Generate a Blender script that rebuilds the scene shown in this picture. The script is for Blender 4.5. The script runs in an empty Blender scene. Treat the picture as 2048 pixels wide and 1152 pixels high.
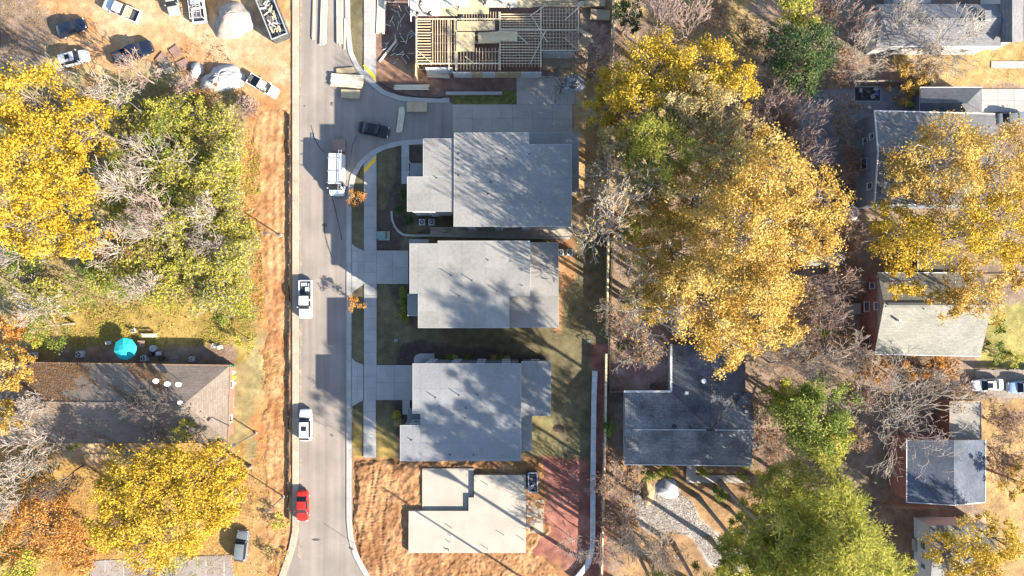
import bpy, math, random
import numpy as np
from mathutils import Matrix, Vector
rng = np.random.default_rng(7); random.seed(7)
scene = bpy.context.scene; COL = scene.collection
# ---------------------------------------------------------------- camera, sky, sun
H = 105.0; PPM = 13.0                     # drone height in metres, photo pixels per metre on the ground
cd = bpy.data.cameras.new('camera'); cam = bpy.data.objects.new('camera', cd); COL.objects.link(cam)
cam.location = (0, 0, H); cd.sensor_width = 36.0; cd.lens = 36.0*H*PPM/2048; cd.clip_end = 3000; cd.clip_start = .5
scene.camera = cam
SUN_EL = math.radians(26.0); SX, SY = 0.842, -0.540        # horizontal direction towards the sun
w = bpy.data.worlds.new('World'); scene.world = w; w.use_nodes = True
sk = w.node_tree.nodes.new('ShaderNodeTexSky'); sk.sky_type = 'NISHITA'; sk.sun_disc = False
sk.sun_elevation = SUN_EL; sk.sun_rotation = math.atan2(SX, SY); sk.altitude = 100; sk.dust_density = .6; sk.air_density = .9
bg = w.node_tree.nodes['Background']; bg.inputs[1].default_value = 0.108
w.node_tree.links.new(sk.outputs[0], bg.inputs[0])
sd = bpy.data.lights.new('sun', 'SUN'); sd.energy = 5.0; sd.angle = math.radians(.55); sd.color = (1.0, .90, .76)
sun = bpy.data.objects.new('sun', sd); COL.objects.link(sun); sun.location = (80, -60, 90)
sun.rotation_euler = Vector((SX*math.cos(SUN_EL), SY*math.cos(SUN_EL), math.sin(SUN_EL))).to_track_quat('Z', 'Y').to_euler()
vs = scene.view_settings; vs.view_transform = 'Standard'; vs.look = 'None'; vs.exposure = 2.22; vs.gamma = 1.0
# ---------------------------------------------------------------- helpers
def P(u, v, z=0.0):
    k = (H-z)/H/PPM
    return ((u-1024)*k, (576-v)*k, z)
def srgb(r, g, b):
    f = lambda c: (c/12.92 if c <= .04045 else ((c+.055)/1.055)**2.4)
    return (f(r/255), f(g/255), f(b/255))
MATS = {}
def M(name, col, rough=.8, var=.18, scale=2.0, fine=14.0, bump=0.0, metal=0.0, rnd=0.0, spec=.3, alpha=None, coat=0.0):
    if name in MATS: return MATS[name]
    m = bpy.data.materials.new(name); m.use_nodes = True; nt = m.node_tree; N = nt.nodes; L = nt.links
    b = N['Principled BSDF']; b.inputs['Roughness'].default_value = rough; b.inputs['Metallic'].default_value = metal
    b.inputs['Specular IOR Level'].default_value = spec; b.inputs['Coat Weight'].default_value = coat
    geo = N.new('ShaderNodeNewGeometry'); last = None
    for sc, amp in ((scale, var), (fine, var*.8)):
        if amp <= 0: continue
        n = N.new('ShaderNodeTexNoise'); n.inputs['Scale'].default_value = sc; n.inputs['Detail'].default_value = 4
        L.new(geo.outputs['Position'], n.inputs['Vector'])
        r = N.new('ShaderNodeMapRange'); r.inputs[1].default_value = .3; r.inputs[2].default_value = .7
        r.inputs[3].default_value = 1-amp; r.inputs[4].default_value = 1+amp; L.new(n.outputs[0], r.inputs[0])
        if last is None: last = r.outputs[0]
        else:
            mm = N.new('ShaderNodeMath'); mm.operation = 'MULTIPLY'; L.new(last, mm.inputs[0]); L.new(r.outputs[0], mm.inputs[1]); last = mm.outputs[0]
    if rnd:
        oi = N.new('ShaderNodeObjectInfo'); r = N.new('ShaderNodeMapRange'); r.inputs[3].default_value = 1-rnd; r.inputs[4].default_value = 1+rnd
        L.new(oi.outputs['Random'], r.inputs[0])
        if last is None: last = r.outputs[0]
        else:
            mm = N.new('ShaderNodeMath'); mm.operation = 'MULTIPLY'; L.new(last, mm.inputs[0]); L.new(r.outputs[0], mm.inputs[1]); last = mm.outputs[0]
    if last is None: b.inputs['Base Color'].default_value = (*col, 1)
    else:
        v = N.new('ShaderNodeVectorMath'); v.operation = 'SCALE'; v.inputs[0].default_value = col
        L.new(last, v.inputs['Scale']); L.new(v.outputs[0], b.inputs['Base Color'])
    if bump:
        n = N.new('ShaderNodeTexNoise'); n.inputs['Scale'].default_value = fine; n.inputs['Detail'].default_value = 5
        L.new(geo.outputs['Position'], n.inputs['Vector'])
        bp = N.new('ShaderNodeBump'); bp.inputs['Strength'].default_value = bump; bp.inputs['Distance'].default_value = .05
        L.new(n.outputs[0], bp.inputs['Height']); L.new(bp.outputs[0], b.inputs['Normal'])
    MATS[name] = m; return m
def shingle_mat(name, col, var=.3, axis='Y', course=.16):
    """rows of shingle tabs too small to pick apart, with weathering"""
    m = M(name, col, .9, var, .35, 5.0, 0, rnd=.04); nt = m.node_tree; N = nt.nodes; L = nt.links; b = N['Principled BSDF']
    geo = N.new('ShaderNodeNewGeometry'); sp = N.new('ShaderNodeSeparateXYZ'); L.new(geo.outputs['Position'], sp.inputs[0])
    cb = N.new('ShaderNodeCombineXYZ')
    a, c = ('X', 'Y') if axis == 'Y' else ('Y', 'X')
    L.new(sp.outputs[a], cb.inputs[0]); L.new(sp.outputs[c], cb.inputs[1])
    br = N.new('ShaderNodeTexBrick'); br.inputs['Scale'].default_value = 1; br.inputs['Brick Width'].default_value = .5
    br.inputs['Row Height'].default_value = course*1.4; br.inputs['Mortar Size'].default_value = .018
    br.inputs['Color1'].default_value = (1.12, 1.12, 1.12, 1); br.inputs['Color2'].default_value = (.86, .86, .86, 1); br.inputs['Mortar'].default_value = (.6, .6, .6, 1)
    L.new(cb.outputs[0], br.inputs['Vector'])
    src = b.inputs['Base Color'].links[0].from_socket
    mx = N.new('ShaderNodeVectorMath'); mx.operation = 'MULTIPLY'; L.new(src, mx.inputs[0]); L.new(br.outputs['Color'], mx.inputs[1])
    L.new(mx.outputs[0], b.inputs['Base Color']); return m
def leaf_mat(name, c1, c2, c3, trans=.3):
    m = bpy.data.materials.new(name); m.use_nodes = True; nt = m.node_tree; N = nt.nodes; L = nt.links
    b = N['Principled BSDF']; b.inputs['Roughness'].default_value = .75; b.inputs['Specular IOR Level'].default_value = .2
    at = N.new('ShaderNodeAttribute'); at.attribute_name = 'tint'
    cr = N.new('ShaderNodeValToRGB'); e = cr.color_ramp.elements
    e[0].color = (*c1, 1); e[1].color = (*c3, 1); e[0].position = .05; e[1].position = .95; x = e.new(.5); x.color = (*c2, 1)
    L.new(at.outputs['Fac'], cr.inputs[0]); L.new(cr.outputs[0], b.inputs['Base Color'])
    t = N.new('ShaderNodeBsdfTranslucent'); L.new(cr.outputs[0], t.inputs[0])
    mx = N.new('ShaderNodeMixShader'); mx.inputs[0].default_value = trans
    L.new(b.outputs[0], mx.inputs[1]); L.new(t.outputs[0], mx.inputs[2])
    L.new(mx.outputs[0], N['Material Output'].inputs[0]); return m
class MB:
    def __init__(s): s.v = []; s.f = []
    def add(s, vs, fs):
        n = len(s.v); s.v += [tuple(p) for p in vs]; s.f += [tuple(i+n for i in q) for q in fs]; return s
    def box(s, c, d, rz=0.0, m=None):
        pts = [Vector((x*d[0]/2, y*d[1]/2, z*d[2]/2)) for x in (-1, 1) for y in (-1, 1) for z in (-1, 1)]
        R = Matrix.Rotation(rz, 3, 'Z') if m is None else m
        return s.add([R @ p + Vector(c) for p in pts], [(0,1,3,2),(4,6,7,5),(0,4,5,1),(2,3,7,6),(0,2,6,4),(1,5,7,3)])
    def ext(s, poly, z0, z1):
        a = sum(poly[i][0]*poly[(i+1) % len(poly)][1]-poly[(i+1) % len(poly)][0]*poly[i][1] for i in range(len(poly)))
        if a < 0: poly = poly[::-1]
        n = len(poly)
        fz = (lambda p, z: z if not callable(z) else z(p))
        v = [(p[0], p[1], fz(p, z0)) for p in poly]+[(p[0], p[1], fz(p, z1)) for p in poly]
        return s.add(v, [tuple(range(n-1, -1, -1)), tuple(range(n, 2*n))]+[(i, (i+1) % n, n+(i+1) % n, n+i) for i in range(n)])
    def slab3(s, pts, th):
        """thick sheet under a 3-D polygon"""
        pts = [Vector(p) for p in pts]; nr = Vector((0, 0, 0))
        for i in range(len(pts)):
            a, b = pts[i], pts[(i+1) % len(pts)]
            nr += Vector(((a.y-b.y)*(a.z+b.z), (a.z-b.z)*(a.x+b.x), (a.x-b.x)*(a.y+b.y)))
        if nr.z < 0: pts = pts[::-1]
        n = len(pts); lo = [p-Vector((0, 0, th)) for p in pts]
        return s.add(lo+pts, [tuple(range(n-1, -1, -1)), tuple(range(n, 2*n))]+[(i, (i+1) % n, n+(i+1) % n, n+i) for i in range(n)])
    def tube(s, p0, p1, r0, r1=None, n=8, cap=True):
        p0 = Vector(p0); p1 = Vector(p1); r1 = r0 if r1 is None else r1; d = (p1-p0).normalized()
        a = d.orthogonal().normalized(); b = d.cross(a)
        v = [p+(a*math.cos(t)+b*math.sin(t))*r for p, r in ((p0, r0), (p1, r1)) for t in [2*math.pi*i/n for i in range(n)]]
        f = [(i, (i+1) % n, n+(i+1) % n, n+i) for i in range(n)]
        if cap: f += [tuple(range(n-1, -1, -1)), tuple(range(n, 2*n))]
        return s.add(v, f)
    def path(s, pts, r, n=6):
        for a, b in zip(pts[:-1], pts[1:]): s.tube(a, b, r, r, n)
        return s
    def mesh(s, name):
        me = bpy.data.meshes.new(name); me.from_pydata(s.v, [], s.f); me.update(); return me
WM = {}
def link(o, parent=None, local=False):
    COL.objects.link(o)
    lm = Matrix.LocRotScale(o.location, o.rotation_euler, o.scale)
    if parent is not None:
        o.parent = parent
        if local: WM[o.name] = WM[parent.name] @ lm
        else: o.matrix_parent_inverse = WM[parent.name].inverted(); WM[o.name] = lm
    else: WM[o.name] = lm
    return o
def tag(o, label=None, cat=None, group=None, kind=None):
    for k, x in (('label', label), ('category', cat), ('group', group), ('kind', kind)):
        if x: o[k] = x
    return o
def O(name, mb, mat, parent=None, label=None, cat=None, group=None, kind=None, local=False, smooth=False):
    me = mb.mesh(name) if isinstance(mb, MB) else mb
    if mat is not None and not me.materials: me.materials.append(mat)
    if smooth:
        for p in me.polygons: p.use_smooth = True
    o = bpy.data.objects.new(name, me); link(o, parent, local); return tag(o, label, cat, group, kind)
def T(name, label, cat, loc=(0, 0, 0), rz=0.0, group=None):
    o = bpy.data.objects.new(name, None); o.empty_display_size = .3; o.location = loc; o.rotation_euler = (0, 0, rz)
    link(o); return tag(o, label, cat, group)
UB = {}
def piece(name, parent, c, d, mat, rz=0.0, rot=None, local=False):
    """a box shaped piece sharing one mesh per material"""
    if mat.name not in UB:
        me = MB().box((0, 0, 0), (1, 1, 1)).mesh('block'); me.materials.append(mat); UB[mat.name] = me
    o = bpy.data.objects.new(name, UB[mat.name]); o.location = c; o.scale = d; o.rotation_euler = rot if rot else (0, 0, rz)
    return link(o, parent, local)
def stick(name, parent, p0, p1, wd, ht, mat):
    """a timber between two points"""
    p0 = Vector(p0); p1 = Vector(p1); d = p1-p0
    return piece(name, parent, (p0+p1)/2, (d.length, wd, ht), mat, rot=d.to_track_quat('X', 'Z').to_euler())
def inset(poly, d):
    """shrink a polygon by d metres"""
    a = sum(poly[i][0]*poly[(i+1) % len(poly)][1]-poly[(i+1) % len(poly)][0]*poly[i][1] for i in range(len(poly)))
    if a < 0: poly = poly[::-1]
    out = []; n = len(poly)
    for i in range(n):
        p, q, r = [Vector(poly[j % n][:2]) for j in (i-1, i, i+1)]
        d1 = (q-p).normalized(); d2 = (r-q).normalized(); n1 = Vector((-d1.y, d1.x)); n2 = Vector((-d2.y, d2.x))
        b = n1+n2; b = b/max(.3, (1+n1.dot(n2)))
        q2 = q+b*d; out.append((q2.x, q2.y))
    return out
def pin(poly, x, y):
    ins = False; n = len(poly)
    for i in range(n):
        x1, y1 = poly[i][:2]; x2, y2 = poly[i-1][:2]
        if (y1 > y) != (y2 > y) and x < (x2-x1)*(y-y1)/(y2-y1)+x1: ins = not ins
    return ins
def streaks(m, amp=.16):
    """wheel-worn bands running along the street"""
    nt = m.node_tree; N = nt.nodes; L = nt.links; b = N['Principled BSDF']; src = b.inputs['Base Color'].links[0].from_socket
    geo = N.new('ShaderNodeNewGeometry'); mp = N.new('ShaderNodeMapping'); mp.inputs['Scale'].default_value = (1.1, .035, 1); L.new(geo.outputs['Position'], mp.inputs[0])
    n = N.new('ShaderNodeTexNoise'); n.inputs['Scale'].default_value = 1.0; n.inputs['Detail'].default_value = 5; L.new(mp.outputs[0], n.inputs['Vector'])
    r = N.new('ShaderNodeMapRange'); r.inputs[1].default_value = .3; r.inputs[2].default_value = .7; r.inputs[3].default_value = 1-amp; r.inputs[4].default_value = 1+amp; L.new(n.outputs[0], r.inputs[0])
    v = N.new('ShaderNodeVectorMath'); v.operation = 'SCALE'; L.new(src, v.inputs[0]); L.new(r.outputs[0], v.inputs['Scale']); L.new(v.outputs[0], b.inputs['Base Color'])
# ---------------------------------------------------------------- materials
CONC = M('concrete', (.255, .245, .226), .9, .10, .5, 7, .15, rnd=.05)
CONC_OLD = M('dusty_concrete', (.285, .23, .17), .95, .16, .5, 6, .2, rnd=.06)
SLABC = M('fresh_concrete', (.275, .243, .20), .9, .10, .35, 5, .08)
GAPM = M('joint_dirt', (.12, .10, .08), 1, .2)
ASPH = M('asphalt', (.180, .155, .132), .92, .14, .22, 9, .2)
streaks(ASPH)
ROOFL = M('roof_membrane_light', (.172, .166, .153), .8, .12, .22, 3, .05, rnd=.05)
ROOFD = M('roof_membrane_grey', (.152, .154, .154), .8, .12, .22, 3, .05, rnd=.05)
DRIP = M('drip_edge_metal', (.27, .27, .26), .6, .05)
TRIM = M('white_trim', (.42, .42, .41), .6, .05)
WALLW = M('pale_siding', (.36, .35, .33), .8, .06)
WALLG = M('slate_siding', (.13, .15, .18), .8, .06, 1, 9)
WALLT = M('tan_siding', (.42, .37, .29), .85, .08)
BRICK = M('red_brick', (.21, .09, .068), .9, .15, 1.2, 12, .3, rnd=.15)
MORT = M('brick_mortar', (.30, .24, .2), .95, .1)
GLASS = M('window_glass', (.03, .035, .045), .08, 0, spec=.6)
CGLASS = M('car_glass', (.012, .014, .018), .1, 0, spec=.25)
BLACK = M('black_plastic', (.02, .02, .022), .6, .1)
RUBBER = M('tyre_rubber', (.022, .022, .022), .9, .1)
CHROME = M('bright_metal', (.55, .55, .55), .3, 0, metal=.9)
GALV = M('galvanised_metal', (.30, .31, .32), .45, .08, metal=.4)
PINE_W = M('framing_lumber', (.46, .37, .235), .85, .10, 2, 11, .1, rnd=.16)
PINE_P = M('pale_lumber', (.48, .41, .29), .85, .10, 2, 11, .1, rnd=.14)
OSB = M('osb_panel', (.36, .28, .16), .9, .14, 1.2, 16, .1, rnd=.12)
OSBD = M('weathered_osb', (.27, .21, .125), .9, .16, 1.2, 16, .1, rnd=.12)
WRAP = M('white_house_wrap', (.40, .40, .40), .7, .08, rnd=.05)
FENCE = M('new_fence_wood', (.42, .36, .22), .9, .12, 2, 9, .1, rnd=.10)
DECKW = M('grey_deck_wood', (.24, .21, .17), .9, .12, 2, 9, .1, rnd=.15)
MULCH = M('mulch', (.045, .032, .024), 1, .3, 2, 14, .6)
STEEL = M('painted_steel', (.06, .06, .065), .6, .1)
RUST = M('worn_dumpster_paint', (.05, .052, .05), .8, .35, 1.5, 8)
WHITEP = M('white_plastic', (.40, .40, .40), .5, .04)
GREYP = M('grey_plastic', (.25, .26, .27), .6, .08)
TEAL = M('teal_canvas', (.015, .34, .36), .8, .06, 1.5, 9, rnd=.12)
YELT = M('yellow_tactile_paint', (.62, .36, .02), .8, .12, 2, 10, .3)
LITW = M('white_line_paint', (.33, .31, .28), .9, .3)
TARP = M('white_tarp', (.27, .26, .255), .7, .12, 1, 5)
CLOTHD = M('dark_work_clothes', (.022, .026, .036), .9, .15)
CLOTHB = M('denim_clothes', (.05, .075, .13), .9, .15)
SKIN = M('skin', (.32, .18, .11), .6, .05)
BARK = M('brown_bark', (.16, .125, .095), .95, .2, 2, 10, .3, rnd=.12)
BARKP = M('pale_bark', (.285, .245, .205), .95, .15, 2, 10, .2, rnd=.10)
BARKR = M('reddish_twigs', (.27, .195, .165), .95, .15, 2, 10, .2, rnd=.10)
BARKD = M('dark_bark', (.095, .08, .07), .95, .2, 2, 10, .3)
LEAF = dict(
 yellow=leaf_mat('yellow_leaves', (.28, .165, .014), (.40, .26, .02), (.45, .33, .05)),
 gold=leaf_mat('golden_leaves', (.28, .15, .024), (.41, .255, .045), (.49, .37, .125)),
 tan=leaf_mat('pale_tan_leaves', (.24, .165, .05), (.32, .235, .09), (.37, .30, .14)),
 orange=leaf_mat('orange_leaves', (.26, .10, .018), (.36, .165, .035), (.42, .24, .08)),
 lime=leaf_mat('yellow_green_leaves', (.15, .15, .018), (.28, .265, .032), (.38, .34, .07)),
 green=leaf_mat('green_leaves', (.045, .08, .013), (.125, .165, .026), (.25, .26, .05)),
 dark=leaf_mat('dark_evergreen_leaves', (.012, .03, .010), (.035, .065, .020), (.12, .14, .045)),
 pine=leaf_mat('pine_needles', (.12, .145, .022), (.26, .26, .04), (.40, .37, .075), .45),
 brown=leaf_mat('brown_leaves', (.13, .06, .025), (.21, .115, .05), (.28, .18, .09)),
 litter=leaf_mat('fallen_leaf_litter', (.13, .075, .03), (.24, .15, .05), (.34, .23, .09), .1))
# ---------------------------------------------------------------- ground (one sheet, soils blended by colour)
_lat = {}
def vnoise(x, y, s, seed=0):
    if seed not in _lat: _lat[seed] = np.random.default_rng(seed).random((256, 256))
    g = _lat[seed]; x = np.asarray(x)/s; y = np.asarray(y)/s
    xi = np.floor(x).astype(int); yi = np.floor(y).astype(int); fx = x-xi; fy = y-yi
    fx = fx*fx*(3-2*fx); fy = fy*fy*(3-2*fy); a = lambda i, j: g[(xi+i) % 256, (yi+j) % 256]
    return (a(0, 0)*(1-fx)+a(1, 0)*fx)*(1-fy)+(a(0, 1)*(1-fx)+a(1, 1)*fx)*fy
def fbm(x, y, s, seed=0, o=4):
    t = 0; w_ = 0
    for i in range(o): t = t+vnoise(x, y, s/2**i, seed+i)*.55**i; w_ += .55**i
    return t/w_
def sdf(poly, x, y):
    """signed distance in metres, positive inside"""
    d = np.full(x.shape, 1e9); ins = np.zeros(x.shape, bool); n = len(poly)
    for i in range(n):
        ax, ay = poly[i-1][:2]; bx, by = poly[i][:2]
        ex, ey = bx-ax, by-ay; t = np.clip(((x-ax)*ex+(y-ay)*ey)/max(1e-9, ex*ex+ey*ey), 0, 1)
        d = np.minimum(d, np.hypot(x-ax-t*ex, y-ay-t*ey))
        if by != ay: ins ^= ((by > y) != (ay > y)) & (x < (ax-bx)*(y-by)/(ay-by)+bx)
    return np.where(ins, d, -d)
xs = np.concatenate([[-600, -300, -160, -110, -90], np.arange(-82, 82.01, .3), [90, 110, 160, 300, 600]])
ys = np.concatenate([[-600, -300, -150, -80, -60], np.arange(-48, 48.01, .3), [60, 80, 150, 300, 600]])
GX, GY = np.meshgrid(xs, ys); gx = GX.ravel(); gy = GY.ravel()
ORG = ((.265, .135, .055), (.325, .19, .092)); CLAY = ((.235, .098, .034), (.30, .155, .06)); RED = ((.155, .058, .042), (.235, .10, .07))
LITT = ((.125, .086, .060), (.185, .134, .098)); LAWN = ((.070, .060, .030), (.105, .088, .046)); GOLDG = ((.17, .115, .028), (.24, .165, .045))
GOLDL = ((.22, .125, .035), (.30, .18, .06)); OLIV = ((.16, .125, .055), (.25, .205, .095)); GRAV = ((.24, .22, .20), (.30, .27, .24))
DMUL = ((.045, .033, .025), (.075, .055, .04)); DUSK = ((.10, .06, .045), (.16, .10, .07)); PALE = ((.30, .20, .11), (.35, .25, .155))
zones = [  # polygon in photo pixels, two soil colours, soft edge, ragged edge, roughness of the relief
 ([(-700,-700),(600,-700),(600,2000),(-700,2000)], OLIV, 1, 2, .05),
 ([(-300,-300),(592,-300),(592,240),(500,235),(470,190),(380,165),(300,120),(180,150),(60,110),(-300,150)], ORG, 1.2, 2.2, .06),
 ([(180,10),(330,20),(560,60),(585,150),(480,140),(330,60),(190,70)], PALE, 2, 3, .04),
 ([(-100,-50),(60,-50),(130,60),(60,120),(-100,120)], LITT, 1.5, 3, .04),
 ([(330,150),(470,200),(500,260),(480,420),(470,620),(350,560),(240,300)], OLIV, 1.5, 2, .06),
 ([(500,215),(592,215),(592,1300),(470,1300),(505,900),(525,760),(520,640),(500,480),(480,360)], CLAY, .8, 1.6, .07),
 ([(540,240),(575,240),(578,900),(550,900),(545,560)], ORG, .8, 1.0, .05),
 ([(60,635),(200,610),(420,600),(500,640),(515,690),(470,740),(60,740)], GOLDG, .8, 1.2, .03),
 ([(110,690),(465,690),(470,730),(100,730)], LITT, .8, .8, .03),
 ([(-300,860),(490,880),(520,1000),(510,1300),(-300,1300)], GOLDL, 1.2, 2, .04),
 ([(100,885),(220,885),(250,925),(110,925)], PALE, 1, 1.2, .03),
 ([(480,930),(560,880),(570,1200),(490,1200)], ((.22,.115,.042), (.28,.17,.07)), .8, 1.4, .05),
 # east of the street
 ([(598,-300),(2600,-300),(2600,2000),(598,2000)], LITT, .4, .3, .03),
 ([(752,-200),(1236,-200),(1236,200),(900,205),(752,190)], DUSK, .4, .6, .06),
 ([(765,110),(850,135),(880,165),(765,165)], ((.20,.10,.055),(.26,.15,.09)), .6, 1, .05),
 ([(1090,60),(1230,-60),(1230,190),(1150,180),(1090,110)], ((.16,.10,.07),(.23,.16,.11)), .8, 1, .04),
 ([(1120,150),(1225,130),(1225,490),(1115,485),(1145,300)], ((.30,.18,.075),(.37,.26,.14)), .6, 1, .04),
 ([(695,-60),(728,-60),(728,142),(700,108)], LAWN, .3, .3, .02),
 ([(695,325),(1222,470),(1215,925),(695,925)], LAWN, .3, .3, .02),
 ([(1060,470),(1150,470),(1150,560),(1125,600),(1118,660),(1112,660),(1112,490)], ((.19,.09,.04),(.26,.15,.07)), .5, .8, .03),
 ([(753,290),(850,290),(820,420),(800,500),(753,500)], DMUL, .2, .4, .05),
 ([(755,300),(790,292),(790,360),(770,415),(755,420)], LAWN, .25, .3, .02),
 ([(775,570),(822,570),(836,662),(810,650),(790,610)], DMUL, .2, .3, .05),
 ([(805,690),(850,680),(1090,715),(1100,735),(790,735)], DMUL, .25, .5, .05),
 ([(786,805),(826,800),(805,925),(790,925)], DMUL, .2, .4, .05),
 ([(700,835),(728,860),(728,930),(700,930)], GOLDG, .8, .8, .03),
 ([(753,850),(800,890),(798,925),(753,925)], GOLDG, .8, .8, .03),
 ([(1065,835),(1105,835),(1115,920),(1060,925)], ((.095,.082,.034),(.14,.115,.05)), .7, .9, .03),
 ([(695,912),(840,918),(1120,915),(1190,925),(1190,1300),(695,1300)], ((.165, .08, .032), (.26, .14, .062)), .4, .5, .22),
 ([(1085,918),(1200,918),(1200,1300),(1120,1120),(1060,1110),(1095,980)], RED, .7, .8, .04),
 ([(1180,690),(1215,690),(1215,1300),(1196,1300),(1192,800)], RED, .3, .4, .03),
 ([(865,1115),(910,1110),(925,1135),(900,1150),(870,1140)], ((.12,.06,.03),(.17,.09,.05)), .5, .6, .06),
 ([(705,940),(755,930),(830,940),(815,1000),(760,985),(720,1010)], ((.20,.11,.05),(.27,.165,.085)), .8, 1.2, .12),
 # beyond the wooden fence
 ([(1245,650),(1330,670),(1340,780),(1245,780)], ((.17,.085,.085),(.27,.22,.21)), .8, 1.5, .05),
 ([(1245,930),(1560,940),(1500,1300),(1225,1300),(1240,1000)], ((.15,.09,.045),(.24,.145,.07)), 1, 1.8, .06),
 ([(1268,1015),(1300,985),(1310,968),(1335,960),(1352,972),(1358,990),(1385,1005),(1400,1040),(1450,1080),(1500,1110),(1480,1150),(1420,1130),(1385,1075),(1350,1062),(1310,1068),(1275,1050)], GRAV, .25, .35, .02),
 ([(1240,0),(1500,-50),(1540,110),(1480,150),(1330,100)], ((.16,.11,.045),(.26,.18,.075)), 1.2, 2, .03),
 ([(1790,90),(2060,90),(2060,172),(1800,172)], ((.22,.145,.05),(.30,.2,.08)), .6, 1, .03),
 ([(1955,620),(2080,610),(2080,750),(1960,750)], ((.14,.13,.035),(.22,.19,.06)), .8, 1.5, .03),
 ([(1975,800),(2080,800),(2080,1300),(1900,1300),(1965,1010)], ((.17,.105,.045),(.28,.185,.075)), 1, 2, .04),
 ([(1740,1000),(1860,1000),(1860,1120),(1760,1130)], ((.14,.075,.045),(.19,.115,.07)), .8, 1, .03),
]
gc = np.tile(np.array([.12, .085, .05]), (gx.size, 1)); gr = np.full(gx.size, .03)
n1 = fbm(gx, gy, 5.0, 11); n2 = fbm(gx, gy, 1.6, 31); n3 = fbm(gx, gy, 9, 51, 3)
for poly, (ca, cb_), soft, rag, rough in zones:
    s = sdf([P(*q) for q in poly], gx, gy)+((n1-.5)*1.3+(n2-.5)*.9)*2*rag
    wt = np.clip((s+soft)/(2*soft), 0, 1); wt = wt*wt*(3-2*wt)
    mixv = np.clip((fbm(gx, gy, 2.4, 71)-.5)*2.6+.5+(n3-.5)*1.2, 0, 1)[:, None]
    gc = gc*(1-wt[:, None])+(np.array(ca)*(1-mixv)+np.array(cb_)*mixv)*wt[:, None]; gr = gr*(1-wt)+rough*wt
plot = np.clip(sdf([P(*q) for q in [(705,925),(835,925),(840,1010),(812,1020),(812,1112),(1085,1115),(1110,1150),(730,1200),(708,1060)]], gx, gy)/1.0, 0, 1)
mot = np.clip((fbm(gx, gy, 1.3, 160)-.5)*5, -1, 1)*.5+np.clip((vnoise(gx, gy, .45, 170)-.5)*2, -1, 1)*.5
gc = gc*(1+(.13+.40*plot[:, None])*mot[:, None]*np.array([.8, 1.0, 1.15]))
# wheel ruts along the bare strip west of the street
rut = np.exp(-((gx-P(548, 0)[0]+np.sin(gy*.13)*.5)/.45)**2)+np.exp(-((gx-P(565, 0)[0]+np.sin(gy*.1+1)*.4)/.4)**2)
gc = gc*(1+.16*rut[:, None]*(sdf([P(*q) for q in zones[5][0]], gx, gy) > 0)[:, None])
inside = (np.abs(gx) < 85) & (np.abs(gy) < 50); gc = np.where(inside[:, None], gc, np.array([[.12, .088, .05]])*(.7+.6*n3[:, None]))
gz = -.02-gr*1.6*fbm(gx, gy, 1.1, 91)*1.3-gr*.8*fbm(gx, gy, .45, 95, 2); gz = gz-plot*(.10+.05*np.sin(gx*6+fbm(gx, gy, 5, 120)*16)*np.clip((fbm(gx, gy, 5, 130)-.48)*6, 0, 1)+.40*(fbm(gx, gy, 1.9, 140)-.4)+.10*vnoise(gx, gy, .5, 150)); gz = np.where(inside, np.minimum(gz, -.02), -.1)
nx, ny = len(xs), len(ys); idx = np.arange(nx*ny).reshape(ny, nx)
gf = np.stack([idx[:-1, :-1], idx[:-1, 1:], idx[1:, 1:], idx[1:, :-1]], -1).reshape(-1, 4)
def mesh_np(name, V, F, mat, tint=None, smooth=False):
    me = bpy.data.meshes.new(name); k = F.shape[1]
    me.vertices.add(len(V)); me.vertices.foreach_set('co', np.ascontiguousarray(V, np.float32).ravel())
    me.loops.add(F.size); me.loops.foreach_set('vertex_index', np.ascontiguousarray(F, np.int32).ravel())
    me.polygons.add(len(F)); me.polygons.foreach_set('loop_start', np.arange(0, F.size, k, dtype=np.int32))
    if smooth: me.polygons.foreach_set('use_smooth', np.ones(len(F), bool))
    if tint is not None:
        a = me.attributes.new('tint', 'FLOAT', 'FACE'); a.data.foreach_set('value', np.ascontiguousarray(tint, np.float32))
    me.materials.append(mat); me.update(calc_edges=True); return me
gm = M('ground_soil', (1, 1, 1), .97, .22, .9, 6.0, .55)
N = gm.node_tree.nodes; L = gm.node_tree.links; at = N.new('ShaderNodeAttribute'); at.attribute_name = 'soil'
sc_ = [n for n in N if n.bl_idname == 'ShaderNodeVectorMath'][0]; L.new(at.outputs['Color'], sc_.inputs[0])
gme = mesh_np('ground', np.stack([gx, gy, gz], 1), gf, gm, smooth=True)
ca_ = gme.attributes.new('soil', 'FLOAT_COLOR', 'POINT'); ca_.data.foreach_set('color', np.concatenate([gc, np.ones((len(gc), 1))], 1).astype(np.float32).ravel())
O('ground', gme, None, kind='structure')
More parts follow.
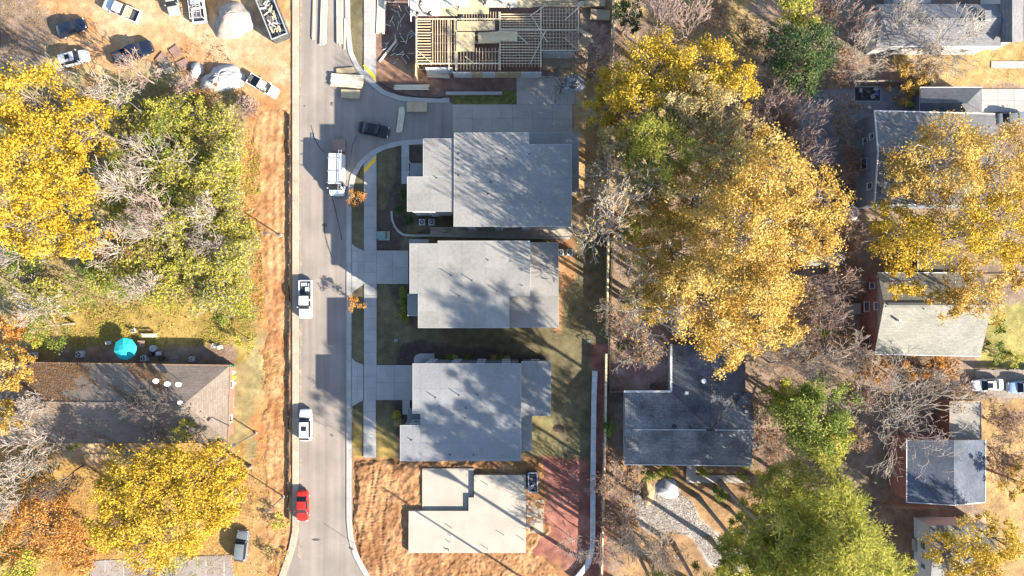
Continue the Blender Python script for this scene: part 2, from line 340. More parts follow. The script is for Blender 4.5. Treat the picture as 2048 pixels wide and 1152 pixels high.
def relief_patch(name, poly, step, hfn, ca, cb_, z0=-.03, edge=.7):
    """finely modelled bare soil laid over the ground sheet"""
    w_ = np.array([P(*p)[:2] for p in poly]); lo = w_.min(0); hi = w_.max(0)
    X, Y_ = np.meshgrid(np.arange(lo[0], hi[0], step), np.arange(lo[1], hi[1], step)); x = X.ravel(); y = Y_.ravel()
    s = sdf([tuple(p) for p in w_], x, y)+(fbm(x, y, 2.2, 501)-.5)*2.2; e = np.clip(s/edge, 0, 1); e = e*e*(3-2*e)
    z = z0+hfn(x, y)*e-.28*(1-e); m_ = np.clip((fbm(x, y, 2.6, 520)-.5)*2.4+.5+(fbm(x, y, .7, 530)-.5)*1.6, 0, 1)[:, None]
    c = np.array(ca)*(1-m_)+np.array(cb_)*m_; c = c*(1+.5*(fbm(x, y, .35, 540, 2)-.5))[:, None]
    ny_, nx_ = X.shape; ix = np.arange(nx_*ny_).reshape(ny_, nx_); F_ = np.stack([ix[:-1, :-1], ix[:-1, 1:], ix[1:, 1:], ix[1:, :-1]], -1).reshape(-1, 4)
    F_ = F_[(e[F_] > 0).any(1)]; me = mesh_np(name, np.stack([x, y, z], 1), F_, gm, smooth=True)
    a_ = me.attributes.new('soil', 'FLOAT_COLOR', 'POINT'); a_.data.foreach_set('color', np.concatenate([c, np.ones((len(c), 1))], 1).astype(np.float32).ravel())
    return O(name, me, None, kind='structure')
def plot_h(x, y):
    h_ = .30*(fbm(x, y, 1.5, 601)-.5)+.26*(fbm(x, y, .6, 611, 3)-.5)+.10*(vnoise(x, y, .22, 621)-.5)
    for c_, ph_ in ((-20.6, 0.), (-18.9, .4), (-22.6, 1.4)):          # machine tracks with tread marks
        d_ = x-c_-1.1*np.sin(y*.22+ph_); k_ = np.exp(-(d_/.26)**2); h_ = h_*(1-.6*k_)-.10*k_+.045*k_*np.sign(np.sin(y*14))
    return h_
relief_patch('bare_plot', [(707,922),(840,924),(1060,922),(1090,925),(1098,1060),(1075,1100),(1118,1150),(1100,1175),(735,1175),(712,1120),(707,1050)], .14, plot_h, (.155, .072, .028), (.27, .145, .066), .05)
def strip_h(x, y):
    q = x+.25*np.sin(y*.16)+.5*fbm(x, y, 9, 631, 2)
    return .035*np.sin(q*5.2)*np.clip(fbm(x, y, 4, 641)*2-.4, 0, 1)+.16*(fbm(x, y, .9, 651)-.5)+.12*(fbm(x, y, .4, 661, 2)-.5)
relief_patch('bare_strip', [(490,200),(592,200),(592,1000),(588,1170),(512,1170),(516,950),(512,760),(516,640),(502,500),(484,370)], .16, strip_h, (.205, .092, .034), (.31, .178, .082), -.03, 2.0)
# ---------------------------------------------------------------- street, kerbs, pavements
def sheet(name, pts, z, th, mat, parent=None, kind='structure'):
    return O(name, MB().ext([P(*p) for p in pts], z-th, z), mat, parent, kind=kind if parent is None else None)
K1 = [(690,-60),(690,0),(691,60),(696,105),(710,136),(735,166),(765,190),(800,202),(840,206),(899,206)]
K2 = [(848,278),(800,281),(765,290),(738,304),(715,326),(701,352),(695,385),(693,420),(693,600),(693,800),(693,1040),(697,1080),(706,1110),(722,1140),(745,1180)]
street_poly = [(598,-60)]+K1+[(905,206),(905,277)]+K2+[(560,1180),(590,1095),(598,1060)]
street = sheet('street', street_poly, .02, .3, ASPH)
# tar seals, stains and a worn patch keep their own shapes
def blob(cx, cy, rx, ry, n=14, j=.25):
    return [(cx+rx*math.cos(6.283*i/n)*(1+random.uniform(-j, j)), cy+ry*math.sin(6.283*i/n)*(1+random.uniform(-j, j))) for i in range(n)]
def ribbon_poly(pts, wd):
    a = []; b = []
    for i, p in enumerate(pts):
        q0 = pts[max(0, i-1)]; q1 = pts[min(len(pts)-1, i+1)]; d = Vector((q1[0]-q0[0], q1[1]-q0[1])).normalized()
        w_ = wd*(.6+.6*random.random()); a.append((p[0]-d.y*w_, p[1]+d.x*w_)); b.append((p[0]+d.y*w_, p[1]-d.x*w_))
    return a+b[::-1]
STAIN = M('oil_stain', (.06, .056, .055), .8, .3, 2, 10); SAND = M('sandy_wash', (.205, .165, .125), .97, .25, 1.2, 6)
for pts, wd in (([(648,452),(650,470),(655,490),(664,514)], 1.6), ([(664,392),(672,425),(680,460),(684,480)], 1.3), ([(622,250),(628,275),(640,296),(651,306)], 1.4), ([(714,270),(705,290),(702,312)], .8)):
    sheet('street_stain', ribbon_poly(pts, wd), .0245, .003, STAIN, street)
sheet('street_stain', blob(649, 450, 5, 4), .0255, .002, STAIN, street); sheet('street_stain', blob(632, 1079, 9, 2.4, 10, .1), .0255, .002, STAIN, street)
for i in range(26):
    y = 15+i*43+random.uniform(-10, 10)
    if 200 < y < 330: continue
    sheet('street_wash', blob(599+random.uniform(0, 4), y, random.uniform(2, 5), random.uniform(8, 24)), .024+.0002*i, .002, SAND, street)
for (cx, cy, r) in ((667, 210, 4.5), (665, 870, 3.2), (610, 213, 2)):
    mh = O('manhole_cover', MB().tube(P(cx, cy, .03), P(cx, cy, .033), r/PPM, n=20), M('cast_iron', (.07, .065, .06), .7, .2), street)
# expansion lines across the roadway (faint seams)
def ribbon_pieces(name, parent, path, w0, w1, z0, z1, mat, seg=3.0, gap=.02):
    """kerb stones along a path given in pixels; w0..w1 metres to the left of travel"""
    pts = [Vector(P(*p)[:2]) for p in path]; d = [0]
    for a, b in zip(pts[:-1], pts[1:]): d.append(d[-1]+(b-a).length)
    def at_(s):
        s = min(max(s, 0), d[-1]-1e-6)
        for i in range(len(d)-1):
            if d[i+1] > s: break
        t = (s-d[i])/(d[i+1]-d[i]); e = (pts[i+1]-pts[i]).normalized()
        # smoothed tangent
        if t < .5 and i > 0: e = (e*(.5+t)+(pts[i]-pts[i-1]).normalized()*(.5-t)).normalized()
        elif t >= .5 and i < len(pts)-2: e = (e*(1.5-t)+(pts[i+2]-pts[i+1]).normalized()*(t-.5)).normalized()
        return pts[i].lerp(pts[i+1], t), Vector((-e.y, e.x))
    n = max(1, round(d[-1]/seg))
    for k in range(n):
        s0 = d[-1]*k/n+gap/2; s1 = d[-1]*(k+1)/n-gap/2; m = 4; A = []; B = []
        for j in range(m+1):
            p, nn = at_(s0+(s1-s0)*j/m); A.append((p+nn*w0)[:]); B.append((p+nn*w1)[:])
        O(name, MB().ext(A+B[::-1], z0, z1), mat, parent)
KL = [(591,-60),(591,300),(591,700),(591,1060),(584,1095),(560,1165)]
kerb1 = sheet('kerb_bed_north', [(p[0]+.5, p[1]) for p in K1]+[(p[0]+9, p[1]-(6 if i > 3 else 0)) for i, p in reversed(list(enumerate(K1)))], .01, .25, GAPM)
ribbon_pieces('kerb_stone', kerb1, K1, .02, .75, -.1, .13, CONC)
kerb2 = sheet('kerb_bed_east', [(705,420),(705,1040),(700,1040),(700,420)], .01, .2, GAPM)
ribbon_pieces('kerb_stone', kerb2, K2, .02, .78, -.1, .13, CONC)
kerb3 = sheet('kerb_bed_west', [(586,-60),(596,-60),(596,1060),(586,1060)], .01, .2, GAPM)
ribbon_pieces('kerb_stone', kerb3, KL[::-1], -.5, .45, -.1, .12, CONC_OLD)
def slab_grid(parent, x0, y0, x1, y1, nx, ny, z, mat, name='slab', gap=.028, keep=None):
    for i in range(nx):
        for j in range(ny):
            a = P(x0+(x1-x0)*i/nx, y0+(y1-y0)*j/ny); b = P(x0+(x1-x0)*(i+1)/nx, y0+(y1-y0)*(j+1)/ny)
            if keep and not keep(x0+(x1-x0)*(i+.5)/nx, y0+(y1-y0)*(j+.5)/ny): continue
            piece(name, parent, ((a[0]+b[0])/2, (a[1]+b[1])/2, z-.06), (abs(b[0]-a[0])-gap, abs(b[1]-a[1])-gap, .12), mat)
def pavement(name, runs, z=.10, mat=CONC):
    """a bed with concrete slabs on it; runs of (x0,y0,x1,y1,nx,ny)"""
    bed = MB()
    for r in runs: bed.ext([P(r[0], r[1]), P(r[2], r[1]), P(r[2], r[3]), P(r[0], r[3])], -.05, z-.03)
    b = O(name, bed, GAPM, kind='structure')
    for r in runs: slab_grid(b, *r[:6], z, mat)
    return b
sw1 = pavement('pavement_north', [(728,-40,752,0,1,2),(728,0,752,120,1,5)])
for pts in ([(728,120),(752,120),(752,166),(746,166),(728,146)],): O('slab', MB().ext([P(*p) for p in pts], -.02, .10), CONC, sw1)
sw2 = pavement('pavement_east', [(728,346,753.5,500,1,7),(728.5,500,753.5,568,1,3),(728,568,753.5,728,1,7),(728,728,753,800,1,3),(727,800,752,915,1,5)])
O('slab', MB().ext([P(*p) for p in [(728,346),(728,330),(738,318),(753,306),(753,346)]], -.02, .098), CONC, sw2)
O('tactile_strip', MB().ext([P(*p) for p in [(728,347),(728,338),(752,311),(752,322)]], .095, .112), YELT, sw2)
O('tactile_strip', MB().ext([P(*p) for p in [(726,131),(730,130),(751,152),(751,164)]], .095, .112), YELT, sw1)
# sloped grass-side aprons of the two driveways
dv2 = pavement('driveway_of_middle_house', [(753.5,501,817,568,2,2),(704,501,728.5,568,2,3)])
for p in ([(704,568),(728,568),(704,585)], [(704,501),(704,487),(711,494),(728,501)]): O('slab', MB().ext([P(*q) for q in p], -.02, .09), CONC, dv2)
dv3 = pavement('driveway_of_lower_house', [(753,730,825,800,2,2),(704,729,727,800,2,3),(805,800,820,829,1,1)])
for p in ([(704,800),(727,800),(704,813)], [(704,729),(704,716),(711,723),(727,729)]): O('slab', MB().ext([P(*q) for q in p], -.02, .09), CONC, dv3)
dv1 = pavement('driveway_of_upper_house', [(905,209,1145,266,6,2),(1033,152,1150,209,3,2)], z=.07, mat=M('pale_driveway_concrete', (.27, .24, .20), .9, .12, .4, 6, .15, rnd=.05))
path1 = pavement('front_path', [(803,288,818.5,368,1,3)], z=.09)
O('concrete_step', MB().ext([P(*p) for p in [(828,727),(828,716),(832,710),(840,707),(869,707),(869,727)]], -.02, .12), CONC, kind='structure')
alley = pavement('side_path', [(860,454,1145,473,5,1)], z=.06, mat=M('tan_concrete', (.27, .235, .19), .95, .16, .6, 6, .2, rnd=.05))
ek = sheet('garden_edging', [(784,424),(786,424),(786,432),(784,432)], .01, .05, GAPM)
ribbon_pieces('edging_stone', ek, [(783,422),(784,437),(789,452),(797,463),(808,470),(830,471.5),(860,471),(1000,475),(1140,476)], -.17, .17, -.05, .16, CONC, seg=1.6)
# parking bay at bottom left, drives on the right
pk = sheet('parking_bay', [(185,1122),(300,1116),(462,1110),(470,1180),(175,1180)], .012, .2, M('worn_asphalt', (.19, .165, .15), .95, .15, .3, 7, .2))
for x in (210, 247, 284, 412, 448): piece('bay_line', pk, P(x, 1146, .017), (.1, 4.0, .006), LITW)
drv = pavement('concrete_drive', [(1963,178,2060,224,3,2)], z=.05); pav_ = pavement('narrow_front_walk', [(1982,122,2060,137,3,1)], z=.04)
sheet('asphalt_drive', [(1950,740),(2070,735),(2070,798),(1955,795)], .012, .2, ASPH)
sheet('stone_patio', [(1640,180),(1850,172),(1850,238),(1745,240),(1700,330),(1600,330),(1590,220)], .012, .2, M('patio_stone', (.15, .15, .16), .9, .2, 1, 6, .3))
wk = pavement('garden_path', [(1372,950,1500,966,4,1),(1372,932,1392,950,1,1)], z=.05, mat=M('old_path_concrete', (.26, .24, .21), .95, .2, .6, 6, .2))
# ---------------------------------------------------------------- buildings
def win(parent, c, wd, ht, nrm, split=True, fm=TRIM, sill=True):
    """window on a wall: c centre on the wall plane, nrm outward unit vector (x,y)"""
    rz = math.atan2(nrm[1], nrm[0]); n = Vector((nrm[0], nrm[1], 0)); c = Vector(c)
    f = piece('window', parent, c+n*.03, (.09, wd, ht), fm, rz)
    t = .09
    if split:
        for s in (-1, 1): g = piece('pane', f, c+n*.06+Vector((0, 0, s*ht*.235)), (.05, wd-2*t, ht*.47-t*.9), GLASS, rz)
    else: piece('pane', f, c+n*.06, (.05, wd-2*t, ht-2*t), GLASS, rz)
    if sill: piece('window_sill', f, c+n*.08+Vector((0, 0, -ht/2-.05)), (.2, wd+.2, .08), fm, rz)
def wall_windows(parent, poly, rows, pitch=3.6, wd=1.1, ht=1.35, skip=()):
    n = len(poly); a = sum(poly[i][0]*poly[(i+1) % n][1]-poly[(i+1) % n][0]*poly[i][1] for i in range(n))
    if a < 0: poly = poly[::-1]
    for i in range(n):
        if i in skip: continue
        p = Vector(poly[i][:2]); q = Vector(poly[(i+1) % n][:2]); l = (q-p).length
        if l < 2.6: continue
        d = (q-p)/l; nm = (d.y, -d.x); k = max(1, int(l/pitch))
        for j in range(k):
            c = p+d*l*(j+.5)/k
            for z in rows: win(parent, (c.x, c.y, z), wd, ht, nm)
def cells(poly, step):
    X = sorted({round(p[0], 3) for p in poly}); Y = sorted({round(p[1], 3) for p in poly}); out = []
    def cut(A):
        r = [A[0]]
        for a, b in zip(A[:-1], A[1:]):
            k = max(1, round((b-a)/step))
            r += [a+(b-a)*(i+1)/k for i in range(k)]
        return r
    # merge slivers
    f = lambda A: [a for i, a in enumerate(A) if i == 0 or a-A[i-1] > .35 or i == len(A)-1]
    X = cut(f(X)); Y = cut(f(Y))
    for x0, x1 in zip(X[:-1], X[1:]):
        for y0, y1 in zip(Y[:-1], Y[1:]):
            if pin(poly, (x0+x1)/2, (y0+y1)/2): out.append((x0, y0, x1, y1))
    return out
def flat_roof_house(label, base, blocks, wallm, roofm, pipes=(), rows=(1.7, 4.6, 7.2), stepm=3.0):
    h = T('town_house', label, 'house', P(*base))
    for poly, z, sl in blocks:
        wp = [P(*p, z)[:2] for p in poly]; xs_ = [p[0] for p in wp]; xm = (min(xs_)+max(xs_))/2
        hz = (lambda p, z=z, sl=sl, xm=xm: z+sl*(p[0]-xm))
        ip = inset(wp, .3); wl = O('wall', MB().ext(ip, -.1, lambda p: hz(p)-.2), wallm, h)
        wall_windows(h, ip, [r for r in rows if r < z-1.0])
        rf = O('roof', MB().ext(wp, lambda p: hz(p)-.2, lambda p: hz(p)-.012), roofm, h)
        for (x0, y0, x1, y1) in cells(wp, stepm):
            g = .018
            O('roof_sheet', MB().ext([(x0+g, y0+g), (x1-g, y0+g), (x1-g, y1-g), (x0+g, y1-g)], lambda p: hz(p)-.05, hz), roofm, rf)
        n = len(wp)
        for i in range(n):   # metal drip edge
            a = Vector((*wp[i], hz(wp[i])-.07)); b = Vector((*wp[(i+1) % n], hz(wp[(i+1) % n])-.07))
            o_ = (b-a).normalized(); nn = Vector((o_.y, -o_.x, 0))
            if (b-a).length > .6: stick('drip_edge', h, a+nn*.03, b+nn*.03, .06, .16, DRIP)
    for (u, v, z, ht) in pipes:
        q = O('vent_pipe', MB().tube(P(u, v, z-.1), tuple(P(u, v, z)[:2])+(z+ht,), .06, n=8), BLACK, h)
        O('pipe_flashing', MB().tube(P(u, v, z-.02), P(u, v, z+.05), .16, .08, n=10), STEEL, q)
    return h
def panel_door(h, u, v, z, wd, ht, nrm, rows=4, mat=TRIM):
    x, y, _ = P(u, v, z); rz = math.atan2(nrm[1], nrm[0])
    d = piece('garage_door', h, (x+nrm[0]*.05, y+nrm[1]*.05, ht/2), (.06, wd, ht), mat, rz)
    for i in range(rows):
        piece('door_panel', d, (x+nrm[0]*.1, y+nrm[1]*.1, ht*(i+.5)/rows), (.04, wd-.2, ht/rows-.08), mat, rz)
h1 = flat_roof_house('largest new pale flat-roofed house with branch shadows, below the concrete driveway', (1010, 360),
    [([(909,265),(1058,265),(1058,289),(1143,289),(1143,453),(907,453)], 8.9, .01),
     ([(1058.5,265),(1158,265),(1158,384),(1143.5,384),(1143.5,288.5),(1058.5,288.5)], 4.6, 0),
     ([(846,277),(908.5,277),(908.5,352.5),(846,352.5)], 8.6, .012), ([(814,353),(906.5,353),(906.5,423),(814,423)], 8.6, .012)],
    WALLW, ROOFL, [(917,308,8.9,.5),(917,320,8.9,.3),(918,351,8.9,.4),(1013,317,8.9,.3),(981,364,8.9,.4),(1038,362,8.9,.3),(976,388,8.9,.7),(1080,405,8.9,.7),(874,356,8.6,.3),(1058,308,8.9,.3)])
panel_door(h1, 985, 296, 0, 4.9, 2.3, (0, 1)); panel_door(h1, 1050, 296, 0, 2.6, 2.3, (0, 1))
O('porch_roof', MB().ext([P(*p, 3.0)[:2] for p in [(820,326),(846,326),(846,352),(820,352)]], 2.85, 3.0), ROOFD, h1)
for v in (329, 349): stick('porch_post', h1, P(823, v, 0), P(823, v, 0)[:2]+(2.85,), .12, .12, TRIM)
h2 = flat_roof_house('middle new house with pale stepped roof and half its lower slope in tree shade', (940, 570),
    [([(819,487),(875,487),(875,481.5),(1060,481.5),(1060,592),(1018,592),(1018,656),(836,656),(836,587),(819,587)], 8.5, .004),
     ([(1060.5,485),(1117,485),(1117,655),(1018.5,655),(1018.5,592.5),(1060.5,592.5)], 5.6, -.02), ([(815,587.5),(835.5,587.5),(835.5,632),(815,632)], 5.6, 0),
     ([(818,479),(858,479),(858,486.5),(818,486.5)], 3.1, 0)],
    WALLW, ROOFL, [(902,551,8.5,.9),(944,561,8.5,.9),(995,582,8.5,.8),(919,592,8.5,.8),(976,520,8.5,.2),(1044,571,8.5,.2)])
panel_door(h2, 837, 533, 0, 4.8, 2.3, (-1, 0))
h3 = flat_roof_house('lower new house with blue-grey roof dappled by tree shadows, above the bare slab', (940, 820),
    [([(825,727),(1042,727),(1042,920),(880,920),(880,922.5),(800,922.5),(800,850.5),(841,850.5),(841,827),(825,827)], 8.4, .006),
     ([(1042.5,723),(1102,723),(1102,832),(1064,832),(1064,902),(1042.5,902)], 5.4, -.02), ([(815,817.5),(824.5,817.5),(824.5,827.5),(840.5,827.5),(840.5,850),(815,850)], 3.2, 0)],
    WALLG, ROOFD, [(871,795,8.4,.7),(918,790,8.4,.8),(955,789,8.4,.8),(932,816,8.4,.4),(931,836,8.4,.3),(900,909,8.4,.5),(947,909,8.4,.5),(823,880,8.4,.3)])
panel_door(h3, 838, 765, 0, 4.8, 2.3, (-1, 0))
# air conditioners
def ac_unit(label, u, v, s=.85, h=.8, group='outdoor cooling units beside the houses'):
    x, y, _ = P(u, v); t = T('air_conditioner', label, 'air conditioner', (x, y, .0), group=group)
    piece('base_pad', t, (x, y, .03), (s+.25, s+.25, .1), CONC); piece('casing', t, (x, y, h/2+.08), (s, s, h), WHITEP)
    for i in range(5): piece('louvre', t, (x, y, .2+i*h*.16), (s+.02, s+.02, .03), GREYP)
    O('fan_ring', MB().tube((x, y, h+.08), (x, y, h+.11), s*.42, n=18), BLACK, t)
    for k in range(3): piece('fan_blade', t, (x+.14*math.cos(k*2.09), y+.14*math.sin(k*2.09), h+.125), (s*.36, .12, .02), GREYP, k*2.09+.5)
    O('fan_hub', MB().tube((x, y, h+.11), (x, y, h+.15), .07, n=10), WHITEP, t)
ac_unit('left of two cooling units in the nook below the largest new house', 845, 445); ac_unit('right of two cooling units in the nook below the largest new house', 864, 445)
ac_unit('cooling unit against the east wall of the middle new house', 1121, 505, .8); ac_unit('cooling unit farther out from the east wall of the middle new house', 1139, 505)
x, y, _ = P(767, 472); t = T('transformer_box', 'dark green utility transformer box on its pad in the mulch', 'utility box', (x, y, 0))
piece('pad', t, (x+.1, y, .05), (1.75, 1.35, .1), CONC); piece('cabinet', t, (x-.15, y+.05, .6), (1.25, 1.1, 1.0), M('utility_green', (.07, .12, .09), .6, .1)); piece('lid', t, (x-.15, y+.05, 1.12), (1.33, 1.18, .05), M('utility_green_lid', (.12, .19, .15), .6, .1)); piece('door_seam', t, (x-.15, y-.505, .6), (.03, .02, .9), BLACK)
hose = MB().path([P(u, v, .09) for u, v in [(838,466),(850,462),(862,459),(874,461),(886,465),(897,464),(902,460),(897,456),(892,460),(897,466)]], .03)
O('garden_hose', hose, BLACK, label='black hose coiled on the side path below the largest new house', cat='hose')
# concrete foundation slab
f = T('foundation_slab', 'bare white concrete house foundation with a sunken garage bay on orange clay', 'foundation', P(930, 1020))
O('main_slab', MB().ext([P(*p, .75)[:2] for p in [(948,950),(1052,950),(1052,1106),(817,1106),(817,1022),(937,1022),(937,995),(948,995)]], -.1, .75), SLABC, f)
O('garage_slab', MB().ext([P(*p, .22)[:2] for p in [(846,939.5),(947,939.5),(947,994.4),(936,994.4),(936,1021),(846,1021)]], -.1, .22), SLABC, f)
O('stem_wall', MB().ext([P(*p, .55)[:2] for p in [(844,938),(949,938),(949,940),(846,940),(846,1021.4),(844,1021.4)]], -.1, .30), SLABC, f)
O('porch_slab', MB().ext([P(*p, .8)[:2] for p in [(817.5,1022.5),(842,1022.5),(842,1046),(817.5,1046)]], .70, .775), SLABC, f)
O('patio_slab', MB().ext([P(*p, .1)[:2] for p in [(1053,1000),(1088,1000),(1086,1065),(1053,1066)]], -.1, .08), CONC_OLD, f)
for u, v, hh in ((904,1056,.7),(902,1072,.3),(901,1085,.5),(893,1098,.3),(976,1098,.7),(1008,1070,.7),(1048,1080,.7),(975,970,.6),(985,958,.3)):
    O('plumbing_stub', MB().tube(P(u, v, .72), P(u, v, .75)[:2]+(.75+hh,), .05, n=8), WHITEP, f)
O('plumbing_stub', MB().path([P(890,1098,.78), P(897,1098,.78), P(897,1102,.78)], .05), BLACK, f)
# dumpsters with rubble
def dumpster(label, u, v, ang, Ln, Wd, ht, seed):
    r = random.Random(seed); x, y, _ = P(u, v, ht); t = T('dumpster', label, 'dumpster', (x, y, 0), math.radians(ang))
    O('floor', MB().box((0, 0, .12), (Ln-.1, Wd-.1, .12)), RUST, t, local=True)
    for s in (-1, 1):
        O('side_wall', MB().box((0, s*Wd/2, ht/2+.05), (Ln, .08, ht-.1)), RUST, t, local=True); O('end_wall', MB().box((s*Ln/2, 0, ht/2+.05), (.08, Wd-.1, ht-.1)), RUST, t, local=True)
        O('top_rail', MB().box((0, s*Wd/2, ht), (Ln+.1, .14, .12)), GREYP, t, local=True); O('end_rail', MB().box((s*Ln/2, 0, ht), (.14, Wd-.15, .12)), GREYP, t, local=True)
        for i in range(int(Ln)): O('rib', MB().box((-Ln/2+.5+i*(Ln-1)/max(1, int(Ln)-1), s*(Wd/2+.08), ht/2), (.1, .1, ht-.2)), RUST, t, local=True)
    h_ = O('heap', MB().box((0, 0, .45*ht), (Ln-.15, Wd-.12, .5*ht)), M('rubble', (.09, .085, .08), 1, .5, 2, 7, .5), t, local=True)
    for i in range(int(Ln*Wd*3)):
        m_ = r.choice([PINE_P, PINE_W, WHITEP, GREYP, BLACK, OSB, STEEL])
        piece('scrap', t, (r.uniform(-.42, .42)*Ln, r.uniform(-.36, .36)*Wd, ht*.72+r.uniform(0, .2)), (r.uniform(.5, 1.3), r.uniform(.06, .25), r.uniform(.04, .1)), m_, rot=(r.uniform(-.3, .3), r.uniform(-.25, .25), r.uniform(0, 6.3)), local=True)
dumpster('large dark dumpster heaped with scrap timber at the kerb by the gravel mound', 543, 33, -68, 6.4, 2.5, 2.0, 3)
dumpster('small black metal skip of white scrap beside the bare foundation slab', 1066, 965, -88, 2.9, 1.35, 1.1, 5)
# ---------------------------------------------------------------- house in timber framing
fr = T('framed_house', 'house under construction with open yellow timber framing and plywood deck', 'house', P(950, 80))
ZF = 3.1
def F(u, v, z=ZF): return P(u, v, z)
sl = MB().ext([P(*p, .3)[:2] for p in [(832,-30),(1160,-30),(1160,105),(1085,105),(1085,148),(832,140)]], -.1, .25); O('floor_slab', sl, M('clay_dusted_slab', (.17, .095, .07), .95, .25, .5, 4, .2), fr)
def joists(x0, y0, x1, y1, n, along, z=ZF, wd=.058, ht=.24, mat=PINE_W, jit=.3):
    n = int(n*1.4)
    for i in range(n):
        t_ = (i+.5)/n
        if along == 'v': u = x0+(x1-x0)*t_; a, b = F(u+random.uniform(-jit, jit), y0, z), F(u+random.uniform(-jit, jit), y1, z)
        else: v = y0+(y1-y0)*t_; a, b = F(x0+random.uniform(-2, 2), v, z), F(x1+random.uniform(-2, 2), v+random.uniform(-jit, jit), z)
        stick('joist', fr, a, b, wd, ht, mat)
joists(834, 40, 862, 124, 11, 'h'); joists(863, 38, 898, 126, 5, 'v'); joists(899, 40, 912, 130, 2, 'v'); joists(912, 96, 1000, 140, 10, 'v'); joists(925, 24, 1000, 42, 10, 'v')
joists(1000, 26, 1082, 60, 5, 'h'); joists(1002, 64, 1082, 130, 9, 'h', ZF); joists(1004, 40, 1080, 134, 9, 'v', ZF-.2); joists(1084, 16, 1154, 100, 8, 'v'); joists(1084, 16, 1156, 100, 9, 'h', ZF-.22)
joists(1066, -20, 1156, 14, 7, 'h'); joists(1070, -20, 1150, 14, 5, 'v', ZF-.22); joists(862, 60, 1000, 130, 3, 'h', ZF-.3)
for a, b in (((833,38),(1000,38)), ((833,127),(1000,127)), ((833,38),(833,127)), ((898,38),(898,140)), ((1000,24),(1000,140)), ((1082,14),(1082,134)), ((1157,12),(1157,100)), ((1082,101),(1157,101)), ((912,38),(912,140)), ((1000,60),(1157,60))):
    stick('beam', fr, F(*a, ZF+.06), F(*b, ZF+.06), .14, .14, PINE_P)
for a, b in (((862,125),(833,100)), ((1060,32),(1092,10)), ((1060,128),(1092,60)), ((1130,40),(1156,16)), ((1062,30),(1095,85)), ((1128,75),(1155,100)), ((930,113),(950,128)), ((1030,65),(1056,88))):
    stick('brace', fr, F(*a, ZF+.2), F(*b, ZF+.2), .09, .1, PINE_P)
def stud_wall(a, b, mat=PINE_W, zt=ZF-.2):
    A = Vector(P(*a, ZF)); B = Vector(P(*b, ZF)); n = max(2, int((B-A).length/.62))
    stick('top_plate', fr, (A.x, A.y, zt), (B.x, B.y, zt), .1, .1, mat); stick('sole_plate', fr, (A.x, A.y, .3), (B.x, B.y, .3), .1, .1, mat)
    for i in range(n+1):
        p = A.lerp(B, i/n); piece('stud', fr, (p.x, p.y, (zt+.3)/2), (.05, .09, zt-.4), mat)
for a, b in (((833,20),(833,127)), ((862,40),(862,127)), ((898,40),(898,138)), ((912,40),(912,138)), ((1000,30),(1000,138)), ((1082,16),(1082,134)), ((1157,14),(1157,100)), ((834,127),(898,127)), ((1083,100),(1156,100)), ((1000,60),(1082,60)), ((1083,40),(1156,40)), ((912,70),(998,70))): stud_wall(a, b)
# south face: wrapped panels between bare board
S = [(850,880,WRAP),(880,905,WRAP),(905,942,WRAP),(942,964,OSB),(964,990,WRAP),(990,1016,OSB),(1016,1042,OSB),(1042,1066,WRAP),(1066,1084,WRAP)]
for x0, x1, m_ in S:
    v = 133 if x0 < 905 else 142; a = P(x0, v, ZF); b = P(x1, v, ZF); piece('wall_panel', fr, ((a[0]+b[0])/2, a[1]-.12, 1.62), (b[0]-a[0]-.02, .06, 2.7), m_)
for x0, x1, m_ in ((1086,1120,WRAP),(1120,1150,WRAP)):
    a = P(x0, 102, ZF); b = P(x1, 102, ZF); piece('wall_panel', fr, ((a[0]+b[0])/2, a[1]-.12, 1.62), (b[0]-a[0]-.02, .06, 2.7), m_)
for y in range(30, 128, 24):
    a = P(832, y, ZF); b = P(832, y+24, ZF); piece('wall_panel', fr, (a[0]-.12, (a[1]+b[1])/2, 1.62), (.06, abs(b[1]-a[1])-.02, 2.7), WRAP if y < 60 else OSB)
def osb(u0, v0, u1, v1, z, mat=OSB, ang=0.0):
    a = P(u0, v0, z); b = P(u1, v1, z); piece('deck_sheet', fr, ((a[0]+b[0])/2, (a[1]+b[1])/2, z), (abs(b[0]-a[0])-.02, abs(b[1]-a[1])-.02, .02), mat, ang)
for i in range(8):
    for j in range(4):
        y0 = -36+j*17; x0 = 820+i*31.5+(0 if j % 2 else -6)
        if j == 3 and i > 2: continue
        osb(max(820, x0), y0, min(1066, x0+31.5), y0+17, ZF+.17+random.uniform(-.004, .004), random.choice([OSB, OSB, PINE_P]))
for i in range(3): osb(885+i*31, 15, 885+(i+1)*31, 28, ZF+.17, OSB)
for q in ((914,42,952,62,0),(952,42,990,61,.02),(912,64,950,84,0),(956,64,998,86,.06),(995,62,1035,82,-.03),(912,84,949,103,.02)): osb(*q[:4], ZF+.19+random.uniform(0, .06), OSB, q[4])
for u, v, s in ((818,-5,.9),(822,18,1.2)): piece('edge_wrap', fr, P(u, v, ZF), (.12, 3.0*s, .5), WRAP)
